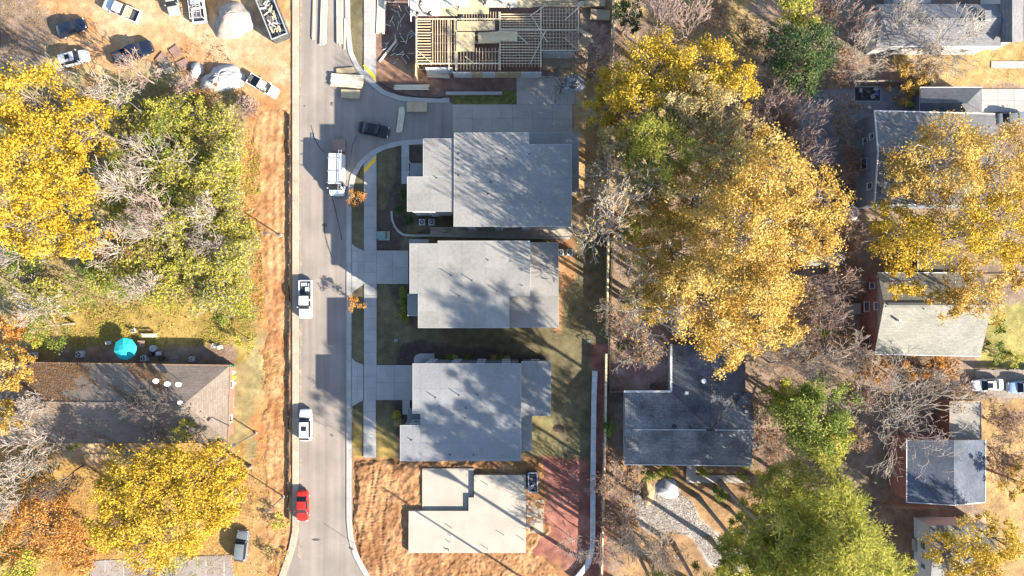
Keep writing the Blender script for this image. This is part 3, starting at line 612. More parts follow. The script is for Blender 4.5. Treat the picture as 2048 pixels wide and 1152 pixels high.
# ---------------------------------------------------------------- pitched roof houses
def roof_plane(h, pts, mat, th=.14, name='roof_slope'):
    return O(name, MB().slab3([P(*p) for p in pts], th), mat, h)
def gwall(h, pts, mat, th=.0):
    """vertical wall polygon given in pixels with heights; also closes gables"""
    return O('gable', MB().add([P(*p) for p in pts], [tuple(range(len(pts)))]), mat, h)
def body(h, poly, z, mat, ins=.35):
    ip = inset([P(*p, z)[:2] for p in poly], ins); O('wall', MB().ext(ip, -.15, z-.05), mat, h); return ip
def trim(h, pts, mat=TRIM, wd=.14, ht=.2, dz=-.06):
    for a, b in zip(pts[:-1], pts[1:]):
        A = Vector(P(*a)); B = Vector(P(*b)); A.z += dz; B.z += dz; stick('fascia', h, A, B, wd, ht, mat)
def gable_end(h, poly, zt, mat):
    """prism under a gable: triangle (px,z) pushed in"""
    A = [Vector(P(*p)) for p in poly]; c = sum(A, Vector())/3; d = Vector((zt[0], zt[1], 0))
    O('gable', MB().add([a+d*.25 for a in A]+[a+d*.45 for a in A], [(0,1,2),(5,4,3),(0,3,4,1),(1,4,5,2),(2,5,3,0)]), mat, h)
# left: long hipped roof building
SHB = shingle_mat('brown_grey_shingles', (.15, .12, .095), .18); 
hb = T('apartment_building', 'long low building with brown hipped shingle roof and satellite dishes', 'building', P(200, 800))
body(hb, [(-120,724),(459,731),(455,884),(-120,886)], 3.3, BRICK, .5); ip = inset([P(*p, 3.3)[:2] for p in [(-120,724),(459,731),(455,884),(-120,886)]], .5); wall_windows(hb, ip, (1.7,), 4.0)
roof_plane(hb, [(-120,723,3.3),(460,731,3.3),(367,808,5.3),(-120,803,5.3)], SHB); roof_plane(hb, [(460,731.3,3.3),(455,884,3.3),(367.6,808,5.3)], shingle_mat('brown_grey_shingles_end', (.15, .12, .095), .14, 'X')); roof_plane(hb, [(455,884.5,3.3),(-120,886,3.3),(-120,803.6,5.3),(367,808.6,5.3)], SHB)
trim(hb, [(-120,722.5,3.3),(460.8,730.5,3.3),(456,885,3.3),(-120,887,3.3)], M('brown_fascia', (.2,.12,.07), .8), .12, .22)
stick('ridge_cap', hb, P(-120,803,5.34), P(367,808,5.34), .3, .06, SHB)
for u, v in ((315,801),(77,795)):
    q = O('roof_vent', MB().tube(P(u, v, 5.1), P(u, v, 5.1)[:2]+(5.9,), .3, n=12), GALV, hb); O('vent_cap', MB().tube(P(u, v, 5.1)[:2]+(5.9,), P(u, v, 5.1)[:2]+(6.05,), .45, .2, n=12), BLACK, q)
def dish(label, u, v, z, r=.42):
    x, y, _ = P(u, v, z); t = T('satellite_dish', label, 'satellite dish', (x, y, z-1.0), group='satellite dishes on the long roof')
    O('mast', MB().tube((x, y, z-1.1), (x+.05, y, z), .04), GALV, t)
    n = Vector((.35, -.45, .85)).normalized(); a = n.orthogonal().normalized(); b = n.cross(a); c = Vector((x, y, z+.15)); v_ = [c]; f_ = []
    for k, (rr, dd) in enumerate(((.5, .03), (1, .11))):
        for i in range(16): th = i*6.2832/16; v_.append(c+(a*math.cos(th)+b*math.sin(th))*r*rr+n*dd)
    for i in range(16): j = (i+1) % 16; f_ += [(0, 1+i, 1+j), (1+i, 17+i, 17+j, 1+j)]
    O('reflector', MB().add(v_, f_), WHITEP, t, smooth=True); O('feed_arm', MB().tube(c-a*r*.9, c+n*.45, .025), GREYP, t); O('feed_horn', MB().tube(c+n*.4, c+n*.52, .06), GREYP, t)
for i, (u, v) in enumerate(((313,761),(336,767),(358,768),(361,804))):
    dish(['leftmost satellite dish of three in a row on the long roof', 'middle satellite dish of three in a row on the long roof', 'rightmost satellite dish of three in a row on the long roof', 'lone satellite dish at the hip peak of the long roof'][i], u, v, 6.0 if i == 3 else 5.3, .42 if i < 3 else .34)
# right: slate two storey house
SHD = shingle_mat('charcoal_shingles', (.09, .095, .105), .2); SHL = shingle_mat('grey_shingles', (.15, .148, .145), .15)
g1 = T('slate_house', 'two storey slate-blue house with white window frames, grey roof under golden trees', 'house', P(1850, 310))
E = [(1752,223),(1990,229),(1990,408),(1752,409)]; body(g1, E, 6.0, WALLG, .1)
roof_plane(g1, [(1750,222,6.0),(1990,228,6.0),(1999,305,7.2),(1757,305,7.2)], SHL); roof_plane(g1, [(1757,305.6,7.2),(1999,305.6,7.2),(1990,410,6.0),(1750,409,6.0)], SHD)
gable_end(g1, [(1752,224,5.9),(1758,306,7.05),(1752,408,5.9)], (1, 0), WALLG); trim(g1, [(1990,227.5,6.05),(1749,221.5,6.05),(1756.5,305,7.25),(1749,409.5,6.05),(1990,410.5,6.05)], TRIM, .16, .22)
wx = P(1752, 300, 6)[0]+.1
for v, z, wd, ht in ((273,4.8,.9,1.0),(281,2.9,.8,1.0),(328,2.6,1.7,1.5),(372,4.2,1.0,1.2)): win(g1, (wx, P(1752, v, z)[1], z), wd, ht, (-1, 0))
st = T('deck_steps', 'grey wooden deck and stairs against the slate house', 'deck', P(1700, 310))
x, y, _ = P(1703, 288); O('deck_frame', MB().box((x, y, .45), (1.4, 2.6, .9)), DECKW, st)
for i in range(9): piece('deck_board', st, (x, y-1.2+i*.3, .925), (1.5, .27, .04), DECKW)
for i in range(7): piece('tread', st, (x, y-1.5-.3*i, .8-.11*i), (1.3, .28, .05), DECKW)
for s in (-1, 1): stick('stringer', st, (x+s*.7, y-1.3, .8), (x+s*.7, y-3.5, .05), .06, .22, DECKW); stick('handrail', st, (x+s*.7, y-1.2, 1.75), (x+s*.7, y-3.5, 1.0), .07, .07, DECKW); stick('rail_post', st, (x+s*.7, y-1.3, 0), (x+s*.7, y-1.3, 1.75), .09, .09, DECKW); stick('rail_post', st, (x+s*.7, y-3.45, 0), (x+s*.7, y-3.45, 1.0), .09, .09, DECKW)
# brick house
g2 = T('brick_house', 'red brick house with pale grey-green roof and white windows on its side', 'house', P(1860, 630))
SHG = shingle_mat('pale_sage_shingles', (.175, .17, .142), .14); body(g2, [(1754,548),(1961,548),(1961,709),(1754,706)], 4.7, MORT, .12)
roof_plane(g2, [(1756,546,4.7),(1963,546,4.7),(1985,607.5,6.8),(1768,607.5,6.8)], shingle_mat('weathered_sage_shingles', (.17, .155, .125), .2)); roof_plane(g2, [(1768,608,6.8),(1985,608,6.8),(1961,712,4.7),(1749,708,4.7)], SHG)
gable_end(g2, [(1756,548,4.6),(1768,607,6.65),(1751,706,4.6)], (1, 0), MORT); trim(g2, [(1755,545.5,4.75),(1963,545.5,4.75)], TRIM, .12, .16); trim(g2, [(1748.5,708.5,4.75),(1961,712.5,4.75)], TRIM, .12, .16)
stick('ridge_vent', g2, P(1775,607.7,6.86), P(1985,607.7,6.86), .35, .07, BLACK); stick('ridge_cap', g2, P(1772,611.5,6.77), P(1860,611.5,6.77), .5, .05, SHG)
bx = P(1754, 600, 4.7)[0]+.1; y0 = P(1754, 548, 4.7)[1]-.12; y1 = P(1754, 706, 4.7)[1]+.12; rows = 14; zz = 4.6/rows
wins2 = ((571,3.4,.9,1.2),(613,1.9,1.5,1.3),(612,4.55,1.1,.9),(682,2.0,.9,1.3))
for r in range(rows):
    k = 14; z = zz*(r+.5)
    for i in range(k):
        a = y0-(y0-y1)*(i+(.5 if r % 2 else 0))/k; b = y0-(y0-y1)*(i+1+(.5 if r % 2 else 0))/k; b = max(b, y1)
        if a-b > .1: piece('brick', g2, (bx-.02, (a+b)/2, z), (.08, a-b-.03, zz-.03), BRICK)
for v, z, wd, ht in wins2: win(g2, (bx-.06, P(1754, v, z)[1], z), wd, ht, (-1, 0))
q = O('flue', MB().tube(P(1789, 640, 5.4), P(1789, 640, 5.4)[:2]+(6.9,), .16, n=12), WHITEP, g2); O('flue', MB().tube(P(1845, 618, 6.2), P(1845, 618, 6.2)[:2]+(6.9,), .08, n=10), WHITEP, g2)
x, y, _ = P(1703, 617); t = T('wooden_landing', 'small grey wooden landing at the side door of the brick house', 'deck', (x, y, 0)); O('frame', MB().box((x, y, .35), (2.2, 1.5, .7)), DECKW, t)
for i in range(7): piece('deck_board', t, (x-.95+i*.32, y, .73), (.29, 1.6, .04), DECKW)
for s in (-1, 1): stick('rail', t, (x-1.0, y+s*.75, 1.5), (x+1.0, y+s*.75, 1.5), .07, .07, DECKW); [stick('rail_post', t, (x+e, y+s*.75, 0), (x+e, y+s*.75, 1.5), .08, .08, DECKW) for e in (-1.0, 1.0)]
ann = T('annex_roof', 'dark flat annex roof tucked under golden leaves behind the brick house', 'building', P(1865, 525)); body(ann, [(1838,503),(1912,503),(1912,544),(1838,544)], 4.2, BRICK, .2)
roof_plane(ann, [(1836,502,4.2),(1914,502,4.2),(1914,544,4.35),(1836,544,4.35)], shingle_mat('dark_brown_shingles', (.07,.062,.055), .2)); trim(ann, [(1836,545,4.35),(1836,502,4.25),(1914,502,4.25)], TRIM, .1, .14)
sh = T('garden_shed', 'grey shed roof half hidden under the big golden oak', 'shed', P(1645, 508)); body(sh, [(1606,487),(1688,487),(1688,530),(1606,530)], 2.4, WALLT, .15)
roof_plane(sh, [(1604,485,2.4),(1690,485,2.4),(1690,509,3.1),(1604,509,3.1)], SHL); roof_plane(sh, [(1604,509.5,3.1),(1690,509.5,3.1),(1690,532,2.4),(1604,532,2.4)], SHL)
# dark roofed L house
SHK = shingle_mat('streaked_dark_shingles', (.115, .118, .125), .45); SHK2 = shingle_mat('black_shingles', (.07, .072, .08), .4, 'X')
g3 = T('dark_roof_house', 'L-shaped house with streaked charcoal roof and white flue below the golden oak', 'house', P(1380, 830))
body(g3, [(1250,786),(1506,786),(1506,928),(1250,926)], 3.2, WALLW, .25); body(g3, [(1343,692),(1490,692),(1490,790),(1343,790)], 3.2, WALLW, .25)
roof_plane(g3, [(1249,784,3.2),(1343,784,3.2),(1421,860,4.9),(1252,860,4.9)], SHK); roof_plane(g3, [(1252,860.5,4.9),(1508,862,4.9),(1503,931,3.2),(1249,928,3.2)], SHK)
roof_plane(g3, [(1343,690,3.2),(1420,690,4.9),(1421,859.5,4.9),(1343,783.5,3.2)], SHK2); roof_plane(g3, [(1420.5,690,4.9),(1491,690,3.2),(1491,784,3.2),(1421.5,859.5,4.9)], SHK2); roof_plane(g3, [(1491.5,784.5,3.2),(1505,786,3.2),(1508,861,4.9),(1422,860,4.9)], SHK)
gable_end(g3, [(1251,786,3.1),(1254,860,4.75),(1251,926,3.1)], (1, 0), WALLW); gable_end(g3, [(1345,692,3.1),(1420,692,4.75),(1490,692,3.1)], (0, -1), WALLW); gable_end(g3, [(1504,787,3.1),(1507,861,4.75),(1502,929,3.1)], (-1, 0), WALLW)
trim(g3, [(1342.4,688,3.25),(1342.4,783,3.25),(1248,783,3.25)], TRIM, .3, .16); trim(g3, [(1248,929,3.25),(1504,932,3.25)], TRIM, .12, .16)
stick('ridge_vent', g3, P(1266,859,4.98), P(1412,860,4.98), .16, .05, GALV); stick('ridge_vent', g3, P(1430,860,4.98), P(1502,860.5,4.98), .16, .05, GALV)
def flue(h, u, v, z0, z1, r, m_): O('flue', MB().tube(P(u, v, z0), P(u, v, z0)[:2]+(z1,), r, n=14), m_, h)
flue(g3, 1405, 761, 4.3, 5.1, .35, WHITEP); flue(g3, 1348, 852, 4.6, 5.0, .32, BLACK); flue(g3, 1380, 854, 4.6, 5.2, .2, BLACK)
for u, v in ((1373,786),(1493,823)): piece('roof_vent', g3, P(u, v, 4.15), (.5, .4, .3), WHITEP)
sx = P(1251, 850, 3.2)[0]+.25
for v in (815, 880): win(g3, (sx, P(1251, v, 1.7)[1], 1.7), 1.3, 1.2, (-1, 0))
ac_unit('cooling unit beside the east wall of the streaked-roof house', 1509, 888)
x, y, _ = P(1511, 832); t = T('side_stoop', 'weathered tan stoop on the east side of the streaked-roof house', 'stoop', (x, y, 0)); O('block', MB().box((x, y, .3), (.75, 2.6, .6)), DECKW, t)
for i in range(8): piece('board', t, (x, y-1.14+i*.325, .62), (.8, .29, .04), DECKW)
# blue roofed house lower right
SHN = shingle_mat('navy_shingles', (.06, .072, .095), .3, 'X'); SHT = M('tan_gravel_roof', (.19, .175, .15), .95, .15, 1, 9, .2)
g4 = T('navy_roof_house', 'brick-walled house with dark blue shingle roof below the large bare tree', 'house', P(1870, 940)); body(g4, [(1816,882),(1970,882),(1970,1004),(1816,1004)], 5.2, BRICK, .1)
roof_plane(g4, [(1814,880,5.2),(1907,880,6.8),(1907,1010,6.8),(1814,1004,5.2)], SHN); roof_plane(g4, [(1907.6,880,6.8),(1971,880,5.2),(1971,1004,5.2),(1907.6,1010,6.8)], SHN)
gable_end(g4, [(1817,1003,5.1),(1907,1008,6.65),(1969,1003,5.1)], (0, 1), WALLW); trim(g4, [(1813.5,879,5.25),(1813.5,1004.5,5.25),(1907,1010.5,6.85),(1971,1004.5,5.25),(1971.5,879,5.25)], TRIM, .1, .14)
g5 = T('flat_annex', 'square tan gravel-roofed annex behind the navy-roofed house', 'building', P(1930, 840)); body(g5, [(1902,805),(1960,805),(1960,876),(1902,876)], 3.4, BRICK, .15)
roof_plane(g5, [(1900,803,3.4),(1962,803,3.4),(1962,878,3.5),(1900,878,3.5)], SHT, .2); trim(g5, [(1899.5,803,3.42),(1962.5,802.5,3.42),(1962.5,878.5,3.52),(1899.5,878.5,3.52),(1899.5,803,3.42)], M('wood_fascia', (.3,.2,.11), .8), .1, .22)
# top right house
SHM = shingle_mat('slate_grey_shingles', (.13, .13, .135), .15); g6 = T('long_grey_roof_house', 'grey-roofed white house with dormer behind bare branches at top right', 'house', P(1900, 40))
body(g6, [(1757,8),(1990,8),(1990,94),(1757,94)], 4.2, WALLW, .3); body(g6, [(2004,-40),(2044,-40),(2044,80),(2004,80)], 5.0, WALLW, .3)
roof_plane(g6, [(1752,8,4.2),(2003,8,4.2),(2003,35,5.4),(1765,35,5.4)], SHM); roof_plane(g6, [(1765,35.5,5.4),(2003,35.5,5.4),(2003,92,4.2),(1782,92,4.2)], SHM); roof_plane(g6, [(1752,8.5,4.2),(1764,35.5,5.4),(1781,92,4.2),(1752,92,4.2)], SHM)
roof_plane(g6, [(2002,-40,5.0),(2024,-40,6.3),(2024,84,6.3),(2002,84,5.0)], shingle_mat('slate_grey_shingles_side', (.13, .13, .135), .12, 'X')); roof_plane(g6, [(2024.5,-40,6.3),(2046,-40,5.0),(2046,82,5.0),(2024.5,84,6.3)], MATS['slate_grey_shingles_side'])
gable_end(g6, [(2005,80,4.9),(2024,82,6.15),(2043,80,4.9)], (0, 1), WALLW); trim(g6, [(1780,92.6,4.22),(2001,92.6,4.22)], TRIM, .12, .16)
O('dormer', MB().ext([P(*p, 5.6)[:2] for p in [(1967,22),(1980,22),(1980,38),(1967,42)]], 4.4, 5.9), SHM, g6); win(g6, (P(1973, 41.5, 5.5)[0], P(1973, 41.5, 5.5)[1], 5.4), .9, .8, (0, -1), False)
ip = inset([P(*p, 4.2)[:2] for p in [(1757,8),(1990,8),(1990,94),(1757,94)]], .3); wall_windows(g6, ip, (1.9,), 4.5)
g7 = T('hip_garage', 'small hipped dark shingle garage beside the concrete drive', 'garage', P(1900, 200)); body(g7, [(1843,177),(1962,177),(1962,222),(1843,222)], 2.8, WALLG, .2)
roof_plane(g7, [(1841,175,2.8),(1964,175,2.8),(1934,206,4.0),(1841,206,4.0)], SHD); roof_plane(g7, [(1964,175.5,2.8),(1964,225,2.8),(1934.6,206,4.0)], SHD); roof_plane(g7, [(1841,206.5,4.0),(1934,206.5,4.0),(1964,225.5,2.8),(1841,225.5,2.8)], SHD); trim(g7, [(1840.5,226,2.84),(1840.5,174.5,2.84),(1964.5,174.5,2.84)], TRIM, .1, .14)
gable_end(g7, [(1843,177,2.7),(1843,206,3.85),(1843,224,2.7)], (1, 0), WALLG)
g8 = T('pale_corner_house', 'pale-walled house almost covered by a yellow tree at bottom right', 'house', P(1920, 1110)); body(g8, [(1862,1053),(1985,1053),(1985,1190),(1862,1190)], 4.4, WALLW, .1)
roof_plane(g8, [(1860,1051,4.4),(1987,1051,4.4),(1990,1115,5.8),(1864,1115,5.8)], SHL); roof_plane(g8, [(1864,1115.5,5.8),(1990,1115.5,5.8),(1987,1192,4.4),(1860,1192,4.4)], SHL); gable_end(g8, [(1863,1053,4.3),(1866,1115,5.65),(1863,1190,4.3)], (1, 0), WALLW)
wx = P(1862, 1100, 4.4)[0]+.1
for v in (1085, 1092, 1130): win(g8, (wx, P(1862, v, 2)[1], 2.4), .8, 1.0, (-1, 0))
x, y, _ = P(1838, 1088); t = T('back_deck', 'small grey deck with a round black grill beside the pale corner house', 'deck', (x, y, 0)); O('frame', MB().box((x, y, .4), (2.2, 1.7, .8)), DECKW, t)
for i in range(7): piece('deck_board', t, (x-.95+i*.32, y, .83), (.29, 1.8, .04), DECKW)
g9 = T('shed_far_top', 'dark-sided building with pale flat roof at the top edge', 'building', P(1800, -10)); body(g9, [(1788,-40),(1860,-40),(1860,6),(1788,6)], 3.0, WALLG, .2); roof_plane(g9, [(1788,-40,3.0),(1862,-40,3.0),(1862,6,3.0),(1788,6,3.0)], CONC, .2)
# ---------------------------------------------------------------- vehicles
def paint(name, c, rough=.28): return M(name, c, rough, .03, 2, 9, 0, coat=.15, spec=.3)
WP = paint('white_car_paint', (.48, .48, .48)); BKP = paint('black_car_paint', (.012, .013, .016)); NVP = paint('navy_car_paint', (.008, .012, .026)); RDP = paint('red_car_paint', (.42, .018, .012))
SVP = paint('silver_car_paint', (.36, .37, .39)); GRP = paint('grey_car_paint', (.10, .115, .12)); LBP = paint('pale_blue_car_paint', (.22, .30, .40)); CHP = paint('tan_car_paint', (.26, .25, .22))
RLIGHT = M('red_lamp', (.35, .01, .01), .3, 0); HLIGHT = M('clear_lamp', (.6, .6, .58), .15, 0, spec=.6)
# t along the car from nose, half width, belt height, roof height (0 = none); in units of half width and height
PROF = dict(
 sedan=[(0,.62,.40,0),(.015,.78,.45,0),(.05,.90,.50,0),(.12,.965,.545,0),(.22,.99,.60,0),(.285,1,.63,.645),(.36,1,.635,.87),(.42,1,.64,.97),(.50,1,.645,1),(.60,1,.65,.99),(.68,1,.655,.95),(.76,.995,.66,.83),(.835,.985,.665,.68),(.90,.965,.66,0),(.955,.91,.63,0),(.985,.80,.57,0),(1,.66,.50,0)],
 suv=[(0,.66,.42,0),(.015,.82,.47,0),(.05,.92,.51,0),(.12,.97,.55,0),(.21,.99,.58,0),(.265,1,.60,.615),(.33,1,.605,.86),(.38,1,.61,.96),(.46,1,.615,1),(.62,1,.62,1),(.78,1,.625,.985),(.87,.985,.63,.95),(.94,.965,.63,.75),(.965,.94,.62,.65),(.985,.88,.55,0),(1,.76,.46,0)],
 hatch=[(0,.62,.40,0),(.015,.80,.45,0),(.05,.91,.51,0),(.12,.97,.56,0),(.21,.99,.61,0),(.265,1,.63,.645),(.34,1,.635,.87),(.40,1,.64,.97),(.5,1,.645,1),(.66,1,.65,.98),(.80,.99,.655,.93),(.91,.965,.655,.75),(.95,.93,.64,.66),(.98,.86,.56,0),(1,.74,.46,0)],
 cab=[(0,.70,.42,0),(.012,.86,.48,0),(.04,.93,.52,0),(.10,.97,.55,0),(.20,.99,.575,0),(.25,1,.59,.605),(.31,1,.595,.87),(.355,1,.60,.97),(.43,1,.605,1),(.54,1,.61,.995),(.595,1,.61,.96),(.618,1,.61,.64)],
 van=[(0,.70,.30,0),(.012,.86,.36,0),(.04,.94,.40,0),(.09,.98,.43,0),(.13,.99,.455,.465),(.20,1,.46,.80),(.25,1,.47,.95),(.30,1,.48,1),(.6,1,.48,1),(.9,1,.48,1),(.97,1,.48,.99),(.99,.98,.48,.9),(1,.97,.48,.5)])
def vehicle(name, label, cat, u, v, ang, kind, L_, W_, Ht, pm, zc=.75, sunroof=False, cover=None, extra=None):
    """ang: heading in degrees, 0 = to the right of the photo, 90 = up"""
    x, y, _ = P(u, v, zc); t = T(name, label, cat, (x, y, .03), math.radians(ang)); hw = W_/2
    base = PROF['cab' if kind == 'pickup' else kind]
    ts = []
    for a, b in zip(base[:-1], base[1:]):
        n = max(1, int((b[0]-a[0])/.035)); ts += [a[0]+(b[0]-a[0])*i/n for i in range(n)]
    ts.append(base[-1][0]); bt = [b[0] for b in base]
    wd = np.interp(ts, bt, [b[1] for b in base]); bl = np.interp(ts, bt, [b[2] for b in base]); rf = np.interp(ts, bt, [b[3] for b in base])
    g0 = [b[0] for b in base if b[3] > 0][0]; g1 = [b[0] for b in base if b[3] > 0][-1]
    full = [b[0] for b in base if b[3] >= .93]; r0, r1 = full[0], full[-1]
    rings = []
    for tt, w_, b_, r_ in zip(ts, wd, bl, rf):
        X = L_*(.5-tt); w_ *= hw; zb = b_*Ht; glass = g0-1e-6 <= tt <= g1+1e-6
        z4 = max(r_*Ht, zb+.02) if glass else zb+.03
        e = np.clip((z4-zb)/(Ht*.35), 0, 1); tw = w_*(.86-.13*e)
        rings.append([(X, w_*.86, .20), (X, w_*.97, .30), (X, w_, .48), (X, w_*.985, zb*.86), (X, w_*.93, zb), (X, tw, z4-.02*e), (X, tw*.62, z4+.022), (X, 0, z4+.032)])
    parts = {}; k = len(rings[0])
    def put(part, q): parts.setdefault(part, []).append(q)
    for i in range(len(rings)-1):
        m = (ts[i]+ts[i+1])/2; A = rings[i]; B = rings[i+1]
        for s in (1, -1):
            fl = lambda p: (p[0], p[1]*s, p[2])
            for j in range(k-1):
                q = [fl(A[j]), fl(B[j]), fl(B[j+1]), fl(A[j+1])]
                if s < 0: q = q[::-1]
                if j < 4: nm = 'body'
                elif j == 4: nm = 'side_window' if r0-.03 < m < r1+.02 and (kind != 'van' or m < .33) and abs(m-(r0+r1)/2) > .012 else 'pillar'
                else: nm = 'hood' if m < g0 else 'windshield' if m < r0 else 'roof' if m < r1 else 'rear_window' if m < g1 and kind not in ('van',) else 'trunk_lid'
                if nm == 'side_window': nm += '+' if s > 0 else '-'
                put(nm, q)
    for ring, rev in ((rings[0], False), (rings[-1], True)):
        q = [(p[0], p[1], p[2]) for p in ring]+[(p[0], -p[1], p[2]) for p in ring[-2::-1]]
        put('body', q if not rev else q[::-1])
    for nm, qs in parts.items():
        mb = MB(); idx_ = {}
        for q in qs:
            ii = []
            for p in q:
                kk = (round(p[0], 4), round(p[1], 4), round(p[2], 4))
                if kk not in idx_: idx_[kk] = len(mb.v); mb.v.append(p)
                if idx_[kk] not in ii: ii.append(idx_[kk])
            if len(ii) > 2: mb.f.append(tuple(ii))
        gl = nm.startswith('side_window') or nm in ('windshield', 'rear_window')
        O(nm.rstrip('+-'), mb, CGLASS if gl else pm, t, local=True, smooth=True)
    bx_ = lambda nm, c, d, m_: O(nm, MB().box(c, d), m_, t, local=True)
    for s in (-1, 1):
        for xx in (L_*.5-L_*.185, -L_*.5+L_*.20):
            wh = O('wheel', MB().tube((xx, s*(hw-.24), .33), (xx, s*(hw-.005), .33), .335, n=18), RUBBER, t, local=True); O('rim', MB().tube((xx, s*(hw-.03), .33), (xx, s*(hw+.01), .33), .21, n=14), GALV, wh, local=True)
        bx_('headlight', (L_*.5-.13, s*hw*.66, PROF['sedan'][1][2]*Ht*.98 if kind != 'van' else .75), (.16, .34, .12), HLIGHT); bx_('taillight', (-L_*.5+.07, s*hw*.70, .50*Ht if kind != 'pickup' else .78), (.1, .28, .16), RLIGHT)
        bx_('mirror', (L_*(.5-g0)-.28, s*(hw+.08), bl[0]*0+Ht*(.66 if kind != 'van' else .52)), (.14, .2, .14), pm if pm is not WP else WHITEP)
    if kind in ('pickup',):
        xb = L_*(.5-.622); xe = -L_*.5; ln = xb-xe
        for s in (-1, 1): bx_('bed_side', ((xb+xe)/2, s*(hw-.06), .66), (ln, .13, .66), pm); bx_('wheel_arch', ((xb+xe)/2-.1, s*(hw-.22), .70), (.9, .22, .24), BLACK)
        bx_('tailgate', (xe+.05, 0, .68), (.09, W_-.28, .58), pm); bx_('bed_floor', ((xb+xe)/2, 0, .56), (ln-.1, W_-.25, .06), STEEL); bx_('bed_front', (xb-.03, 0, .72), (.05, W_-.28, .52), pm)
        bx_('bumper', (xe-.09, 0, .5), (.14, W_*.9, .16), CHROME); bx_('chassis', ((xb+xe)/2, 0, .42), (ln, W_*.7, .16), BLACK)
    bx_('number_plate', (-L_*.5-(.01 if kind != 'pickup' else .16), 0, .62), (.03, .32, .14), WHITEP)
    if sunroof: bx_('sunroof', (L_*(.5-(r0+r1)/2)+L_*.05, 0, Ht+.025), (L_*.15, W_*.42, .02), CGLASS)
    if kind in ('sedan', 'suv', 'hatch'):
        for s in (-1, 1): bx_('wiper', (L_*(.5-g0)-.12, s*.25, Ht*.67), (.05, .5, .02), BLACK)
    return t, bx_
tk, bx_ = vehicle('pickup_truck', 'white pickup truck parked on the street with tools in its open bed', 'pickup truck', 611, 599, -90, 'pickup', 5.8, 1.98, 1.8, WP)
for c, d, m_ in (((-1.5, .3, .75), (.8, .6, .3), WHITEP), ((-2.3, -.2, .7), (.5, .9, .25), GREYP), ((-1.9, .55, .72), (1.2, .15, .2), WHITEP), ((-.95, 0, .85), (.35, 1.5, .45), BLACK), ((-2.2, .5, .7), (.4, .3, .2), STEEL)): bx_('bed_tool_box', c, d, m_)
vehicle('white_suv', 'white crossover with black sunroof parked at the west kerb of the street', 'car', 611, 850, 90, 'suv', 4.85, 1.92, 1.7, WP, sunroof=True)
vehicle('red_car', 'bright red sedan parked at the kerb near the lower end of the street', 'car', 605, 1012, -90, 'sedan', 4.7, 1.82, 1.45, RDP)
vehicle('black_sedan', 'black sedan parked slantwise across the street mouth', 'car', 747, 259, -11, 'sedan', 4.75, 1.85, 1.45, BKP)
vehicle('navy_sedan', 'dark navy hatchback alone near the top left of the dirt lot', 'car', 141, 56, 21, 'hatch', 4.7, 1.85, 1.55, NVP)
tk, bx_ = vehicle('pickup_truck', 'white pickup with a plywood sheet in its bed on the dirt lot', 'pickup truck', 243, 20, 157, 'pickup', 5.8, 1.98, 1.8, WP); bx_('plywood_sheet', (-1.15, 0, 1.0), (1.1, 1.5, .05), OSB)
vehicle('tan_car', 'tan car nose-down at the top edge of the dirt lot', 'car', 344, 0, -80, 'suv', 4.6, 1.85, 1.65, CHP)
tk, bx_ = vehicle('work_truck', 'white work truck with a ladder rack at the top of the dirt lot', 'pickup truck', 395, 8, 97, 'pickup', 5.7, 1.98, 1.85, WP)
for s in (-1, 1): bx_('rack_rail', (-.7, s*.85, 2.05), (4.0, .06, .06), WHITEP); [bx_('rack_post', (e, s*.85, 1.5), (.06, .06, 1.1), WHITEP) for e in (-2.5, -.9)]
for i in range(9): bx_('ladder_rung', (-2.4+i*.4, 0, 2.1), (.06, .45, .05), GALV)
for s in (-1, 1): bx_('ladder_rail', (-.8, s*.24, 2.1), (3.8, .06, .07), GALV)
for e in (-2.6, -1.7, -.8): bx_('rack_bar', (e, 0, 2.0), (.06, 1.7, .05), WHITEP)
vehicle('silver_car', 'silver car with open dark sunroof under bare branches in the dirt lot', 'car', 146, 117, 14, 'suv', 4.8, 1.88, 1.65, SVP, sunroof=True)
vehicle('pickup_truck', 'dark blue pickup partly under bare branches in the dirt lot', 'pickup truck', 265, 105, 21, 'pickup', 6.2, 2.05, 1.85, NVP)
vehicle('grey_suv', 'grey car half hidden under the yellow tree at bottom left', 'car', 483, 1092, 84, 'suv', 4.8, 1.88, 1.65, GRP)
vehicle('dark_car', 'dark sedan parked nose-right beside the slate house', 'car', 2024, 237, 2, 'sedan', 4.8, 1.85, 1.45, GRP)
vehicle('white_sedan', 'white sedan with black sunroof on the asphalt drive at right', 'car', 1975, 770, 183, 'sedan', 4.75, 1.82, 1.45, WP, sunroof=True)
vehicle('pale_blue_car', 'pale blue car cut by the right edge of the photo', 'car', 2046, 774, 183, 'hatch', 4.5, 1.8, 1.5, LBP)
# white work van with ladder
tv, bx_ = vehicle('work_van', 'white work van with a long ladder on its roof parked on the street', 'van', 669, 347, -91, 'van', 6.3, 2.35, 2.7, WP, zc=2.4)
for s in (-1, 1): bx_('ladder_rail', (-.5, .9+s*.2, 2.9), (6.0, .06, .09), GALV)
for i in range(16): bx_('ladder_rung', (-3.3+i*.37, .9, 2.9), (.05, .4, .05), GALV)
for e in (-2.3, -.3, 1.4): bx_('roof_rack_bar', (e, 0, 2.79), (.08, 2.1, .08), GALV)
bx_('roof_seam', (.2, -.2, 2.745), (.04, 1.3, .02), GREYP)
x, y, _ = P(677, 291, .8); t = T('crate_stack', 'flat brown plywood crate stacked behind the white work van', 'crate', (x, y, .02))
BRN = M('reddish_plywood', (.20, .13, .105), .85, .12, 1, 8); piece('crate_body', t, (x, y, .42), (2.0, 1.85, .8), BRN)
for i in range(5): piece('crate_board', t, (x-.8+i*.4, y, .84), (.385, 1.9, .04), BRN)
